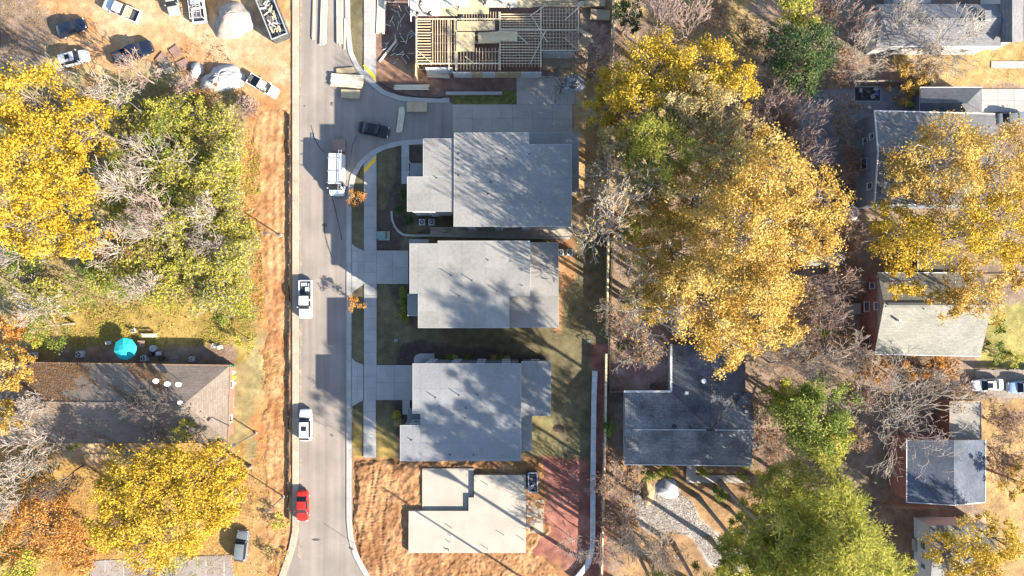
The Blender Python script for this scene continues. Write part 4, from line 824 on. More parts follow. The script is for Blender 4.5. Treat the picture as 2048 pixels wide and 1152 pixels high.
# small white utility truck at the end of the tarp
tu, bx_ = vehicle('utility_truck', 'small white utility truck with open dark bed beside the tarped mound', 'truck', 526, 172, -30, 'pickup', 5.0, 1.75, 1.7, WP); bx_('bed_cargo', (-1.5, 0, .85), (1.3, 1.2, .3), BLACK); bx_('bed_cargo', (-2.1, .1, .95), (.5, .9, .3), STEEL)
# ---------------------------------------------------------------- lumber, building materials
def planks(label, u, v, ang, ln, wd, n, layers, mat=PINE_P, jit=.03, z0=.03, name='lumber_stack', cat='lumber'):
    x, y, _ = P(u, v, z0); t = T(name, label, cat, (x, y, z0), group='stacks of timber around the framed house')
    a = math.radians(ang); d = Vector((math.cos(a), math.sin(a), 0)); e = Vector((-d.y, d.x, 0)); pw = wd/n
    for s in (-.32, .32):
        c = Vector((x, y, z0+.045))+d*ln*s; piece('bearer', t, c, (.1, wd*1.05, .09), PINE_W, a)
    for l in range(layers):
        for i in range(n):
            if l == layers-1 and random.random() < .2: continue
            c = Vector((x, y, z0+.12+l*.055))+e*(wd*((i+.5)/n-.5))+d*random.uniform(-jit, jit)*ln
            piece('plank', t, c, (ln*random.uniform(.92, 1), pw*.88, .045), mat, a+random.uniform(-.5, .5)*jit)
planks('long single row of timber nearest the dumpster at the top of the street', 628, 38, 89, 6.6, .42, 3, 3)
planks('wide long timber bundle lying second from left at the top of the street', 648, 45, 88, 7.0, .95, 6, 4)
planks('long timber bundle with dark clips beside the kerb at the top of the street', 680, 45, 90.5, 6.8, .9, 6, 4); planks('thin stray row of boards right against the upper kerb', 690, 70, 89, 4.8, .3, 2, 1)
planks('vertical heap of pale boards on bare soil just right of the upper pavement', 763, 30, 88, 5.6, 1.4, 8, 2, jit=.06)
planks('broad bundle of pale boards loaded on the street by the upper kerb', 695, 163, -4, 4.9, 1.9, 11, 8); planks('short fanned heap of boards lying on the street below the plywood stack', 802, 240, 82, 3.9, .95, 6, 2, jit=.06)
planks('long pale boards in the trench below the framed house', 824, 175, 0, 5.4, .8, 6, 3); planks('narrow bundle of boards against the plywood wall foot', 877, 152, -3, 3.3, .65, 5, 3, jit=.06)
planks('slanted bundle of grey boards right of the framed house', 1184, 84, -45, 5.4, .55, 5, 3); planks('pale boards across the top right corner by the wooden fence', 1178, 9, 0, 3.6, .9, 6, 3)
planks('single pair of boards leaning across dark soil left of the framed house', 776, 103, 52, 4.4, .35, 2, 1)
def sheets(label, u, v, ang, ln, wd, n, mat=OSB, z0=.03):
    x, y, _ = P(u, v, z0+n*.02); t = T('plywood_stack', label, 'plywood', (x, y, z0), group='stacks of plywood sheets around the framed house'); a = math.radians(ang)
    for s in (-.35, .35): piece('bearer', t, (x+s*ln*math.cos(a), y+s*ln*math.sin(a), z0+.045), (.1, wd, .09), PINE_W, a)
    for i in range(n): piece('sheet', t, (x+random.uniform(-.03, .03), y+random.uniform(-.03, .03), z0+.11+i*.05), (ln, wd, .045), mat, a+random.uniform(-.015, .015))
sheets('plywood stack on the street just below the bundle of pale boards', 702, 189, -3, 2.9, 1.3, 8, OSBD); sheets('plywood sheets peeking out above the bundle of pale boards', 691, 142, 5, 2.7, .9, 4, OSBD); sheets('single plywood stack on the asphalt left of the concrete driveway', 834, 215, -1, 3.1, 1.5, 8, OSBD)
sheets('plywood stack at top right against the wooden fence', 1200, 31, -4, 3.0, 1.55, 9, OSBD); sheets('plywood sheet half under bare branches right of the framed house', 1168, 82, 65, 2.9, 1.5, 3, OSBD); sheets('pair of plywood sheets beside the framed house garage', 1115, 126, 3, 4.6, 1.7, 2, OSBD)
sheets('topmost plywood pile at the framed house corner by the fence', 1190, 6, -2, 3.1, 1.2, 12, OSBD)
sc = T('offcut_scatter', 'scattered short timber offcuts on bare soil left of the framed house', 'offcuts', P(795, 45))
for i in range(38):
    u = random.uniform(770, 828); v = random.uniform(2, 130); piece('offcut', sc, P(u, v, .06+.06*random.random()), (random.uniform(.25, 1.5), .09, .045), random.choice([PINE_P, PINE_P, WHITEP, PINE_W]), random.uniform(0, 3.2))
piece('concrete_beam', None, P(948, 187, .25), (8.6, .48, .5), CONC); bpy.data.objects['concrete_beam']; tag(bpy.data.objects['concrete_beam'], 'long low concrete wall along the small lawn above the driveway', 'wall')
LW = O('small_lawn', MB().ext([P(*p) for p in [(905,191),(1003,191),(1003,182),(1033,182),(1033,198),(1028,206),(1020,209),(905,209)]], -.02, .09), M('green_turf', (.085, .085, .022), 1, .35, 1.5, 12, .6), kind='structure')
# black drain pipe, trench silt barrier
O('drain_pipe', MB().path([P(u, v, .12) for u, v in [(758,163),(770,172),(785,181),(805,188),(830,193),(860,195),(880,196),(888,194)]], .1), BLACK, label='black corrugated drain pipe curving along the upper kerb', cat='pipe')
def cloth(name, label, u, v, ru, rv, ht, mat, seed, cat, wr=.25, n=26, parent=None):
    """a draped heap: sheet over a mound with folds"""
    r = np.random.default_rng(seed); V = []; F_ = []
    x0, y0, _ = P(u, v); ph = r.random(6)*6.28
    for j in range(n+1):
        rr = j/n
        for i in range(36):
            th = i*6.2832/36; f = 1+.12*math.sin(2*th+ph[0])+.10*math.sin(3*th+ph[1])+.05*math.sin(7*th+ph[2])
            X = x0+ru/PPM*rr*f*math.cos(th); Y = y0+rv/PPM*rr*f*math.sin(th)
            nz = float(fbm(np.array([X]), np.array([Y]), 1.2, seed)[0]-.5)
            rid = abs(math.sin(4*th+ph[3]+3*rr))*.5+abs(math.sin(9*th+ph[4]-2*rr))*.25
            V.append((X, Y, max(.0, ht*(1-rr**1.7)*(1+wr*rid)+nz*wr*ht*2*(1-rr)-.03*rr)))
    for j in range(n):
        for i in range(36): k = (i+1) % 36; F_.append((j*36+i, (j+1)*36+i, (j+1)*36+k, j*36+k))
    return O(name, MB().add(V, F_), mat, parent, label, cat, smooth=True)
cloth('tarped_mound', 'large mound under a crumpled white tarp beside the small utility truck', 447, 158, 46, 26, 1.4, TARP, 4, 'tarp', .6); cloth('small_tarp', 'small crumpled white tarp left of the large tarped mound', 393, 142, 15, 16, .7, TARP, 9, 'tarp', .4)
cloth('gravel_mound', 'pale gravel mound casting a round shadow on the dirt lot', 468, 43, 43, 34, 2.4, M('pale_gravel', (.235, .20, .17), .97, .22, 1.5, 9, .6), 14, 'gravel pile', .13)
cloth('plastic_sheet', 'crumpled clear plastic sheet on the concrete beneath a fallen branch', 1147, 168, 26, 16, .35, M('clear_plastic_sheet', (.30, .31, .33), .35, .08), 21, 'plastic sheet', .5)
cloth('grey_sand_heap', 'low grey sand heap beside the round gravel bed', 1335, 978, 25, 18, .7, M('grey_sand', (.27, .27, .28), .95, .12, 1.5, 9, .3), 23, 'sand pile', .06)
cloth('earth_berm', 'curved tan earth bank around the black scrap heap', 1296, 985, 12, 26, .55, M('tan_earth', (.28, .19, .10), .97, .2, 1.5, 8, .4), 26, 'earth bank', .2)
cloth('brush_pile', 'tangle of dark scrap pipes and netting beside the gravel bed', 1271, 985, 13, 20, .35, BLACK, 27, 'scrap heap', .5)
pl = T('pallet_group', 'weathered wooden panels lying beside the dark blue pickup in the dirt lot', 'pallet', P(345, 115))
for u, v, a, m_ in ((330,128,30,DECKW),(352,104,-55,BRN),(338,138,10,PINE_W),(325,118,50,BRN),(366,130,25,BRN)):
    x, y, _ = P(u, v)
    for i in range(5): b = math.radians(a); piece('board', pl, (x-math.sin(b)*(i-2)*.3, y+math.cos(b)*(i-2)*.3, .08), (1.7, .25, .1), m_, b)
# ---------------------------------------------------------------- fences, retaining wall, poles
def fence(label, pts, ht, pitch=2.4, mat=FENCE, cap=True, name='wooden_fence'):
    A0 = P(*pts[0]); t = T(name, label, 'fence', A0)
    for a, b in zip(pts[:-1], pts[1:]):
        A = Vector(P(*a)); B = Vector(P(*b)); L_ = (B-A).length; d = (B-A)/L_; rz = math.atan2(d.y, d.x); n = max(1, round(L_/pitch)); bd = MB()
        for i in range(int(L_/.15)): c = A+d*(i*.15+.07); bd.box((c.x, c.y, ht/2-.02+random.uniform(-.01, .01)), (.135, .022, ht-.08), rz)
        O('board_run', bd, mat, t, kind='stuff')
        for i in range(n+1): c = A.lerp(B, i/n); piece('post', t, (c.x+d.y*.09, c.y-d.x*.09, ht/2), (.1, .1, ht+.1), DECKW if cap else mat)
        for i in range(n):
            c = A.lerp(B, (i+.5)/n)
            if cap: piece('cap_board', t, (c.x, c.y, ht), (L_/n-.03, .26, .05), mat, rz)
            for z in (.4, ht-.35): piece('rail', t, (c.x+d.y*.06, c.y-d.x*.06, z), (L_/n-.12, .05, .09), mat, rz)
fence('tall pale timber fence running the full height behind the new houses, upper run', [(1229,-40),(1222,140),(1218,300),(1214.5,440),(1211,670)], 1.9)
fence('tall pale timber fence behind the lower new houses, run below the gap', [(1209.5,705),(1207.5,880),(1203,1060),(1200,1180)], 1.9)
fence('thin dark old fence just right of the pale timber fence', [(1226,470),(1218,680),(1219,782),(1248,782)], 1.2, 2.0, DECKW, False, 'old_fence'); fence('thin weathered fence running across below the navy-roofed house', [(1722,1006),(1780,1011),(1830,1013),(1862,1012)], 1.3, 2.0, DECKW, False, 'old_fence'); fence('low brown fence above the stone patio', [(1678,167),(1770,166),(1850,172)], 1.5, 2.0, DECKW, False, 'old_fence')
fence('dark fence rail at the far left edge of the dirt lot', [(2,-20),(2,100)], 1.6, 2.2, STEEL, False, 'old_fence'); fence('fence line beside the sedan drive at right', [(1950,737),(2065,737)], 1.1, 2.0, STEEL, False, 'old_fence')
rw = T('retaining_wall', 'pale grey block retaining wall parallel to the timber fence', 'wall', P(1187, 950))
BLK = M('pale_block', (.40, .39, .38), .9, .12, 2, 10, .2, rnd=.08); path_ = [(1190,742),(1188,800),(1187,880),(1186,1000),(1185.5,1095),(1176,1130),(1150,1162)]
for a, b in zip(path_[:-1], path_[1:]):
    A = Vector(P(*a, .6)); B = Vector(P(*b, .6)); L_ = (B-A).length; d = (B-A)/L_; n = max(1, round(L_/.9)); rz = math.atan2(d.y, d.x)
    for i in range(n):
        c = A.lerp(B, (i+.5)/n)
        for z, w_ in ((.12, .70), (.36, .70)): piece('block', rw, (c.x, c.y, z), (L_/n-.02, w_, .23), BLK, rz)
        piece('cap_stone', rw, (c.x, c.y, .53), (L_/n-.025, .78+random.uniform(-.03, .03), .1), BLK, rz)
sf = T('silt_fence', 'black fabric silt fence along the bare strip west of the street', 'fence', P(580, 700)); sp = [(579,228),(580,420),(579,640),(579,860),(578,990),(579,1040)]
for a, b in zip(sp[:-1], sp[1:]):
    A = Vector(P(*a)); B = Vector(P(*b)); n = max(2, int((B-A).length/2.0))
    for i in range(n):
        p = A.lerp(B, i/n); q = A.lerp(B, (i+1)/n); jx = random.uniform(-.12, .12); mid = (p+q)/2+Vector((jx, 0, 0)); m_ = MB()
        for r0_, r1_ in ((p, mid), (mid, q)): m_.add([(r0_.x, r0_.y, 0), (r1_.x, r1_.y, 0), (r1_.x, r1_.y, .45), (r0_.x, r0_.y, .45), (r0_.x+.02, r0_.y, 0), (r1_.x+.02, r1_.y, 0), (r1_.x+.02, r1_.y, .45), (r0_.x+.02, r0_.y, .45)], [(0,1,2,3),(5,4,7,6),(3,2,6,7)])
        O('fabric', m_, BLACK, sf); piece('stake', sf, (p.x-.05, p.y, .28), (.05, .05, .65), PINE_W)
def lamp_pole(label, u, v, ht, arm, head='box'):
    x, y, _ = P(u, v); t = T('light_pole', label, 'light pole', (x, y, 0), group='light poles along the bare strip')
    O('pole', MB().tube((x, y, -.05), (x, y, ht), .11, .06, 10), STEEL, t); O('footing', MB().tube((x, y, -.05), (x, y, .12), .25, n=14), CONC, t)
    ex, ey = x+arm[0], y+arm[1]; O('arm', MB().tube((x, y, ht-.1), (ex, ey, ht+.05), .045, n=8), STEEL, t); piece('lamp_head', t, (ex, ey, ht+.05), (.55, .4, .14), STEEL, math.atan2(arm[1], arm[0])); piece('lens', t, (ex, ey, ht-.03), (.4, .28, .03), HLIGHT, math.atan2(arm[1], arm[0]))
lamp_pole('thin dark light pole on bare soil left of the street, uppermost of three', 561, 471, 5.2, (-.5, .0)); lamp_pole('dark light pole beside the east end of the long brown roof', 512, 866, 7.0, (-.5, -.2)); lamp_pole('dark light pole on the bare strip left of the red sedan', 567, 993, 5.8, (-.4, -.3))
x, y, _ = P(1066, 1168); t = T('utility_pole', 'tall wooden utility pole whose shadow crosses the bare foundation slab', 'utility pole', (x, y, 0)); O('pole', MB().tube((x, y, -.1), (x, y, 13.5), .19, .12, 12), BARK, t); stick('crossarm', t, (x-1.2, y+.3, 12.7), (x+1.2, y-.3, 12.7), .12, .12, BARK); [O('insulator', MB().tube((x+s*1.05, y-s*.26, 12.75), (x+s*1.05, y-s*.26, 12.95), .05, n=8), GREYP, t) for s in (-1, 1)]
x, y, _ = P(709, 1086); t = T('road_sign', 'square road sign on a post at the lower kerb', 'sign', (x, y, 0)); O('post', MB().tube((x, y, 0), (x, y, 2.7), .035, n=8), GALV, t); piece('plate', t, (x-.03, y+.03, 2.3), (.75, .03, .75), GALV, -.6)
x, y, _ = P(703, 688); t = T('mailbox', 'small brown mailbox on its post at the east kerb', 'mailbox', (x, y, 0)); O('post', MB().box((x, y, .55), (.1, .1, 1.1)), DECKW, t); O('box', MB().box((x-.05, y, 1.2), (.5, .22, .24)), DECKW, t)
for (u, v, l) in ((792, 681, 'dark drain grate in the lawn below the middle house driveway'), (1177, 683, 'dark drain grate in the back lawn near the timber fence')):
    x, y, _ = P(u, v); t = T('drain_grate', l, 'drain', (x, y, 0)); piece('frame', t, (x, y, .01), (.62, .62, .06), STEEL)
    for i in range(5): piece('bar', t, (x-.22+i*.11, y, .045), (.05, .5, .03), GREYP)
x, y, _ = P(1118, 858); O('compost_mound', cloth('soil_patch', None, 1118, 858, 10, 8, .12, MULCH, 33, None).data, MULCH) if False else cloth('soil_mound', 'round dark soil mound in the back lawn of the lower house', 1118, 858, 10, 8, .14, MULCH, 33, 'soil mound', .1)
# ---------------------------------------------------------------- patio things behind the long building
x, y, _ = P(249, 698, 2.3); t = T('patio_umbrella', 'open teal octagonal patio umbrella beside the long brown-roofed building', 'umbrella', (x, y, 0))
O('pole', MB().tube((x, y, 0), (x, y, 2.6), .03, n=8), GALV, t); O('base', MB().tube((x, y, 0), (x, y, .12), .3, n=16), BLACK, t); R_ = 1.72
for k in range(8):
    a0 = k*.7854+.2; a1 = a0+.7854; am = (a0+a1)/2; p = lambda a, r, z: (x+r*math.cos(a), y+r*math.sin(a), z)
    O('canopy_panel', MB().add([(x, y, 2.62), p(a0, R_*.5, 2.42), p(am, R_*.47, 2.40), p(a1, R_*.5, 2.42), p(a0, R_, 2.12), p(am, R_*.94, 2.10), p(a1, R_, 2.12), p(a0, R_, 2.0), p(am, R_*.94, 1.98), p(a1, R_, 2.0)], [(0,1,2),(0,2,3),(1,4,5,2),(2,5,6,3),(4,7,8,5),(5,8,9,6)]), TEAL, t)
    O('rib', MB().tube((x, y, 2.57), p(a0, R_*.98, 2.08), .012, n=5), GALV, t)
O('finial', MB().tube((x, y, 2.6), (x, y, 2.75), .04, .01, n=8), TEAL, t)
def chair(label, u, v, ang, m_=WHITEP):
    x, y, _ = P(u, v); t = T('patio_chair', label, 'chair', (x, y, 0), math.radians(ang), group='chairs behind the long building')
    q = lambda nm, c, d: O(nm, MB().box(c, d), m_, t, local=True)
    q('seat', (0, 0, .43), (.5, .5, .05)); q('backrest', (-.26, 0, .72), (.06, .5, .5))
    for a in (-.21, .21):
        for b in (-.21, .21): q('leg', (a, b, .21), (.05, .05, .42))
        q('armrest', (0, a*1.2, .64), (.5, .06, .04))
chair('white chair left of the teal umbrella', 222, 685, 10); chair('white plastic chair above right of the teal umbrella', 271, 661, 100); chair('grey chair under the right rim of the teal umbrella', 283, 689, 180, GREYP); chair('white chair at the edge of the gold lawn, nearer the light patch', 431, 690, 60); chair('blue-cushioned white chair at the lawn corner', 444, 694, 20); chair('white chair beside the dark drum behind the long building', 322, 706, 0)
ac_unit('cooling unit in deep shade behind the long building at left', 164, 708); ac_unit('leftmost cooling unit almost hidden by the green tree behind the long building', 71, 711); ac_unit('cooling unit near the ladder behind the long building', 385, 718, .6, .6); ac_unit('cooling unit right of the teal umbrella', 292, 716, .8)
def bin_(label, u, v, m_, r=.3, h=.9):
    x, y, _ = P(u, v); t = T('bin', label, 'bin', (x, y, 0), group='bins and drums behind the long building'); O('drum', MB().tube((x, y, 0), (x, y, h), r*.85, r, n=16), m_, t); O('lid', MB().tube((x, y, h), (x, y, h+.08), r*1.06, r*.8, n=16), m_, t); O('handle', MB().box((x, y, h+.1), (.2, .05, .05)), BLACK, t)
LIM = M('lime_plastic', (.28, .42, .03), .5, .05); GRN = M('dark_green_plastic', (.02, .09, .045), .5, .05); BLU = M('blue_plastic', (.02, .06, .30), .5, .05)
bin_('grey drum right of the teal umbrella', 311, 696, GREYP, .5); bin_('black drum below the grey one behind the long building', 305, 708, BLACK, .35); bin_('black bin against the wall left of the ladder', 327, 716, BLACK, .4); bin_('dark green bin at the east wall corner of the long building', 465, 733, GRN, .45); bin_('white-lidded bin at the east wall of the long building', 467, 744, WHITEP, .35); bin_('lime green bin at the east wall of the long building', 468, 754, LIM, .4); bin_('pale bin lowest of four at the east wall of the long building', 468, 766, WHITEP, .35)
x, y, _ = P(287, 687); t = T('patio_table', 'brown square patio table right of the teal umbrella', 'table', (x, y, 0)); piece('top', t, (x, y, .74), (1.1, 1.0, .05), BRN); [piece('leg', t, (x+a*.48, y+b*.43, .36), (.06, .06, .72), STEEL) for a in (-1, 1) for b in (-1, 1)]
x, y, _ = P(348, 720); t = T('step_ladder', 'aluminium ladder lying by the wall behind the long building', 'ladder', (x, y, 0)); [piece('rail', t, (x, y+s*.3, .12), (1.5, .06, .08), GALV, .1) for s in (-1, 1)]; [piece('rung', t, (x-.6+i*.3, y, .12), (.05, .6, .05), GALV) for i in range(5)]
def bench_(label, u, v, ln, m_, ang=0.0, name='garden_bench', cat='bench'):
    x, y, _ = P(u, v); t = T(name, label, cat, (x, y, 0), ang); q = lambda nm, c, d: O(nm, MB().box(c, d), m_, t, local=True)
    for i in range(3): q('seat_slat', (0, -.16+i*.16, .44), (ln, .13, .04))
    for i in range(2): q('back_slat', (0, .3, .6+i*.2), (ln, .04, .14))
    for a in (-.45, .45):
        for b in (-.18, .26): q('leg', (a*ln, b, .22 if b < 0 else .42), (.07, .07, .44 if b < 0 else .84))
bench_('long tan bench above the teal umbrella on the gold lawn', 302, 671, 2.3, PINE_P); bench_('grey bench along the east wall of the long building', 466, 805, 1.6, GREYP, 1.57); bench_('white slatted bench lower along the east wall of the long building', 460, 850, 2.2, WHITEP, 1.57)
# things in the yards at right
x, y, _ = P(1735, 188); t = T('outdoor_rug', 'dark outdoor rug crowded with patio furniture on the stone patio', 'rug', (x, y, .015)); piece('mat', t, (x, y, .03), (3.9, 2.1, .02), BLACK); piece('border', t, (x, y, .024), (4.1, 2.3, .012), GREYP)
for i, (u, v) in enumerate(((1718,183),(1733,186),(1748,180),(1722,194),(1742,195))): chair(['leftmost', 'second', 'third', 'lower left', 'lower right'][i]+' patio chair on the dark rug beside the slate house', u, v, i*70, STEEL if i % 2 else GREYP)
bin_('round blue pot on the stone patio near the dark rug', 1751, 189, BLU, .3, .5); bin_('pale tan pot on the stone patio below the dark rug', 1736, 217, PINE_P, .25, .5)
x, y, _ = P(1705, 214); O('folded_tarp', cloth('folded_blue_tarp', 'folded navy tarp on the stone patio', 1705, 214, 9, 6, .3, BLU, 41, 'tarp', .4).data, BLU) if False else cloth('folded_blue_tarp', 'folded navy tarp on the stone patio', 1705, 214, 9, 6, .3, M('navy_tarp', (.015, .03, .08), .6, .1), 41, 'tarp', .4)
x, y, _ = P(1819, 210); t = T('lounge_chair', 'lime green lounge chair in the gap beside the hipped garage', 'chair', (x, y, 0)); piece('seat', t, (x+.25, y, .4), (1.1, .75, .08), LIM); piece('backrest', t, (x-.6, y, .6), (.8, .75, .08), LIM, rot=(0, .5, 0)); [piece('leg', t, (x+a, y+b, .2), (.05, .05, .4), STEEL) for a in (-.7, .7) for b in (-.33, .33)]
cloth('blue_tarp', 'bright blue tarp under bare branches left of the slate house', 1625, 300, 9, 12, .5, BLU, 43, 'tarp', .5)
x, y, _ = P(1697, 427); t = T('round_tank', 'round grey water tank beside the slate house corner', 'tank', (x, y, 0)); O('tank_wall', MB().tube((x, y, 0), (x, y, 1.0), 1.1, n=28), GREYP, t); O('tank_lid', MB().tube((x, y, 1.0), (x, y, 1.1), 1.14, .9, n=28), SVP, t)
def tyre(label, u, v):
    x, y, _ = P(u, v); mb = MB(); n = 20; m = 8
    for i in range(n):
        for j in range(m): a = i*6.2832/n; b = j*6.2832/m; r = .42+.15*math.cos(b); mb.v.append((x+r*math.cos(a), y+r*math.sin(a), .16+.14*math.sin(b)))
    for i in range(n):
        for j in range(m): mb.f.append((i*m+j, ((i+1) % n)*m+j, ((i+1) % n)*m+(j+1) % m, i*m+(j+1) % m))
    O('old_tyre', mb, M('dusty_tyre', (.07, .066, .06), .95, .2), label=label, cat='tyre', smooth=True)
tyre('old tyre lying in the shaded yard above the streaked-roof house', 1306, 772)
x, y, _ = P(1429, 978); t = T('wheelbarrow', 'green wheelbarrow tipped by the garden path below the streaked-roof house', 'wheelbarrow', (x, y, 0), .3); TG = M('barrow_green', (.02, .16, .12), .6, .1)
O('tray', MB().add([(-.5,-.35,.75),(.5,-.35,.8),(.5,.35,.8),(-.5,.35,.75),(-.3,-.2,.4),(.35,-.2,.4),(.35,.2,.4),(-.3,.2,.4)], [(4,5,6,7),(0,1,5,4),(1,2,6,5),(2,3,7,6),(3,0,4,7)]), TG, t, local=True); O('wheel', MB().tube((.6,-.06,.2), (.6,.06,.2), .2, n=14), RUBBER, t, local=True); [O('handle', MB().tube((.5, s*.25, .35), (-1.0, s*.3, .6), .025), PINE_P, t, local=True) for s in (-1, 1)]; [O('leg', MB().tube((-.3, s*.25, .45), (-.4, s*.27, 0), .025), STEEL, t, local=True) for s in (-1, 1)]
for i, (u, v, a, l, r) in enumerate(((1299,1088,-38,2.6,.16),)):
    x, y, _ = P(u, v); d = Vector((math.cos(math.radians(a)), math.sin(math.radians(a)), 0)); c = Vector((x, y, r)); O('felled_log', MB().tube(c-d*l/2, c+d*l/2, r, r*.85, 10), BARK, label='short felled log on the orange soil below the gravel bed', cat='log')
t = T('garden_ladder', 'aluminium ladder standing against the brick wall of the navy-roofed house', 'ladder', P(1779, 940)); x, y, _ = P(1779, 938)
for s in (-1, 1): stick('rail', t, (x+s*.22, y+1.0, 0), (x+s*.22, y-.8, 2.2), .05, .07, GALV)
for i in range(8): f_ = (i+.5)/8; stick('rung', t, (x-.2, y+1.0-1.8*f_, 2.2*f_), (x+.2, y+1.0-1.8*f_, 2.2*f_), .04, .04, GALV)
# ---------------------------------------------------------------- people on the framing
def person_mesh(name, kind, mats):
    """one continuous skinned body; poses: stand (slightly bent), bend, kneel"""
    if kind == 'bend': J = dict(pel=(0,0,.95), ch=(.30,0,1.22), nk=(.48,0,1.30), hd=(.60,0,1.34), ht=(.70,0,1.36)); hip=.95; hands=[(.62,.28,.62),(.60,-.26,.58)]; elb=[(.45,.34,.92),(.43,-.33,.90)]; kn=[(.10,.13,.50),(.08,-.14,.50)]; an=[(-.06,.14,.09),(.02,-.16,.09)]
    elif kind == 'kneel': J = dict(pel=(0,0,.45), ch=(.26,0,.82), nk=(.40,0,.96), hd=(.50,0,1.04), ht=(.56,0,1.10)); hands=[(.62,.22,.30),(.58,-.30,.25)]; elb=[(.42,.34,.55),(.38,-.36,.52)]; kn=[(.28,.16,.12),(.34,-.16,.48)]; an=[(-.20,.16,.09),(.28,-.18,.09)]
    else: J = dict(pel=(0,0,.95), ch=(.06,0,1.34), nk=(.09,0,1.50), hd=(.12,0,1.62), ht=(.14,0,1.72)); hands=[(.38,.26,1.05),(.10,-.36,.86)]; elb=[(.12,.32,1.15),(-.04,-.33,1.14)]; kn=[(.12,.12,.52),(-.02,-.12,.50)]; an=[(.14,.13,.09),(-.16,-.14,.09)]
    V = []; E_ = []; R = []
    def av(p, r, par=None):
        V.append(p); R.append(r); i = len(V)-1
        if par is not None: E_.append((par, i))
        return i
    pel = av(J['pel'], (.17, .13)); ch = av(J['ch'], (.20, .14), pel); nk = av(J['nk'], (.065, .065), ch); hd = av(J['hd'], (.095, .105), nk); av(J['ht'], (.075, .085), hd)
    c = Vector(J['ch']); n_ = Vector(J['nk'])
    for k, s in enumerate((1, -1)):
        sh = av(tuple(c.lerp(n_, .45)+Vector((0, s*.19, 0))), (.075, .075), ch); el = av(elb[k], (.05, .05), sh); wr = av(hands[k], (.034, .034), el)
        d = (Vector(hands[k])-Vector(elb[k])).normalized(); pm = Vector(hands[k])+d*.08; pa = av(tuple(pm), (.038, .022), wr); sd = d.orthogonal().normalized()
        for q in range(4): f1 = av(tuple(pm+d*.05+sd*(q-1.5)*.022), (.010, .010), pa); av(tuple(pm+d*(.09+.012*(1-abs(q-1.5)))+sd*(q-1.5)*.026+Vector((0, 0, -.02))), (.008, .008), f1)
        av(tuple(pm+d*.02+sd*.065), (.010, .010), pa)
        hp = av((J['pel'][0], s*.10, J['pel'][2]-.06), (.11, .11), pel); kq = av(kn[k], (.07, .07), hp); aq = av(an[k], (.05, .05), kq); av((an[k][0]+.16, an[k][1], .05), (.045, .04), aq)
    me = bpy.data.meshes.new(name); me.from_pydata(V, E_, []); o = bpy.data.objects.new('tmp_person', me); COL.objects.link(o)
    sm = o.modifiers.new('skin', 'SKIN'); o.modifiers.new('sub', 'SUBSURF').levels = 1
    for i, r in enumerate(R): me.skin_vertices[0].data[i].radius = r; me.skin_vertices[0].data[i].use_root = (i == 0)
    dg = bpy.context.evaluated_depsgraph_get(); out = bpy.data.meshes.new_from_object(o.evaluated_get(dg)); out.name = name
    bpy.data.objects.remove(o)
    for m_ in mats: out.materials.append(m_)
    z1 = J['pel'][2]+.02
    for p in out.polygons:
        q = p.center; near = lambda a, r: (Vector(a)-q).length < r
        p.material_index = 2 if near(J['hd'], .16) or near(J['ht'], .12) or any(near(h_, .15) for h_ in hands) else (1 if q.z < z1 and not any(near(e_, .2) for e_ in elb) else 0); p.use_smooth = True
    return out, J
PM = {k: person_mesh('person', k, [CLOTHD, CLOTHB, SKIN]) for k in ('bend', 'kneel', 'stand')}
ppl = [(839,8,'bend',40,ZF+.19,'worker in dark clothes bending over the plywood deck at the upper left corner'),(833,23,'kneel',-60,ZF+.19,'worker in dark clothes kneeling at the left edge of the plywood deck'),(855,28,'kneel',20,ZF+.19,'worker crouching at the lower edge of the left plywood deck'),(917,15,'stand',200,ZF+.19,'worker standing mid-deck with one arm raised forward'),(918,35,'bend',-20,ZF+.25,'worker leaning off the deck edge above the loose sheets'),(970,6,'kneel',90,ZF+.19,'worker crouching near the top edge in the middle of the deck'),(1021,13,'bend',160,ZF+.19,'rightmost worker on the plywood deck, bent forward'),(859,110,'bend',30,.27,'worker inside the left bay of the framing below the deck'),(1035,113,'stand',-40,.27,'worker inside the lower right bay of the framing'),(1003,121,'kneel',110,.27,'worker crouching by the lower wall between framing bays')]
for u, v, k, a, z, lab in ppl:
    x, y, _ = P(u, v, z+.6); me, J = PM[k]; t = T('person', lab, 'person', (x, y, z-.02), math.radians(a), 'workers on the framed house'); O('body', me, None, t, local=True)
    c = Vector(J['ht'])+Vector((.0, 0, .0)); hb_ = MB(); 
    for zz, rr in ((0, .115), (.05, .11), (.09, .085), (.115, .04)): pass
    hb_.tube(c+Vector((0, 0, -.02)), c+Vector((0, 0, .06)), .115, .10, 14).tube(c+Vector((0, 0, .06)), c+Vector((0, 0, .11)), .10, .04, 14).tube(c+Vector((0, 0, -.03)), c+Vector((0, 0, -.015)), .15, .14, 14)
    O('hard_hat', hb_, random.choice([BLACK, GREYP, CLOTHD]), t, local=True)
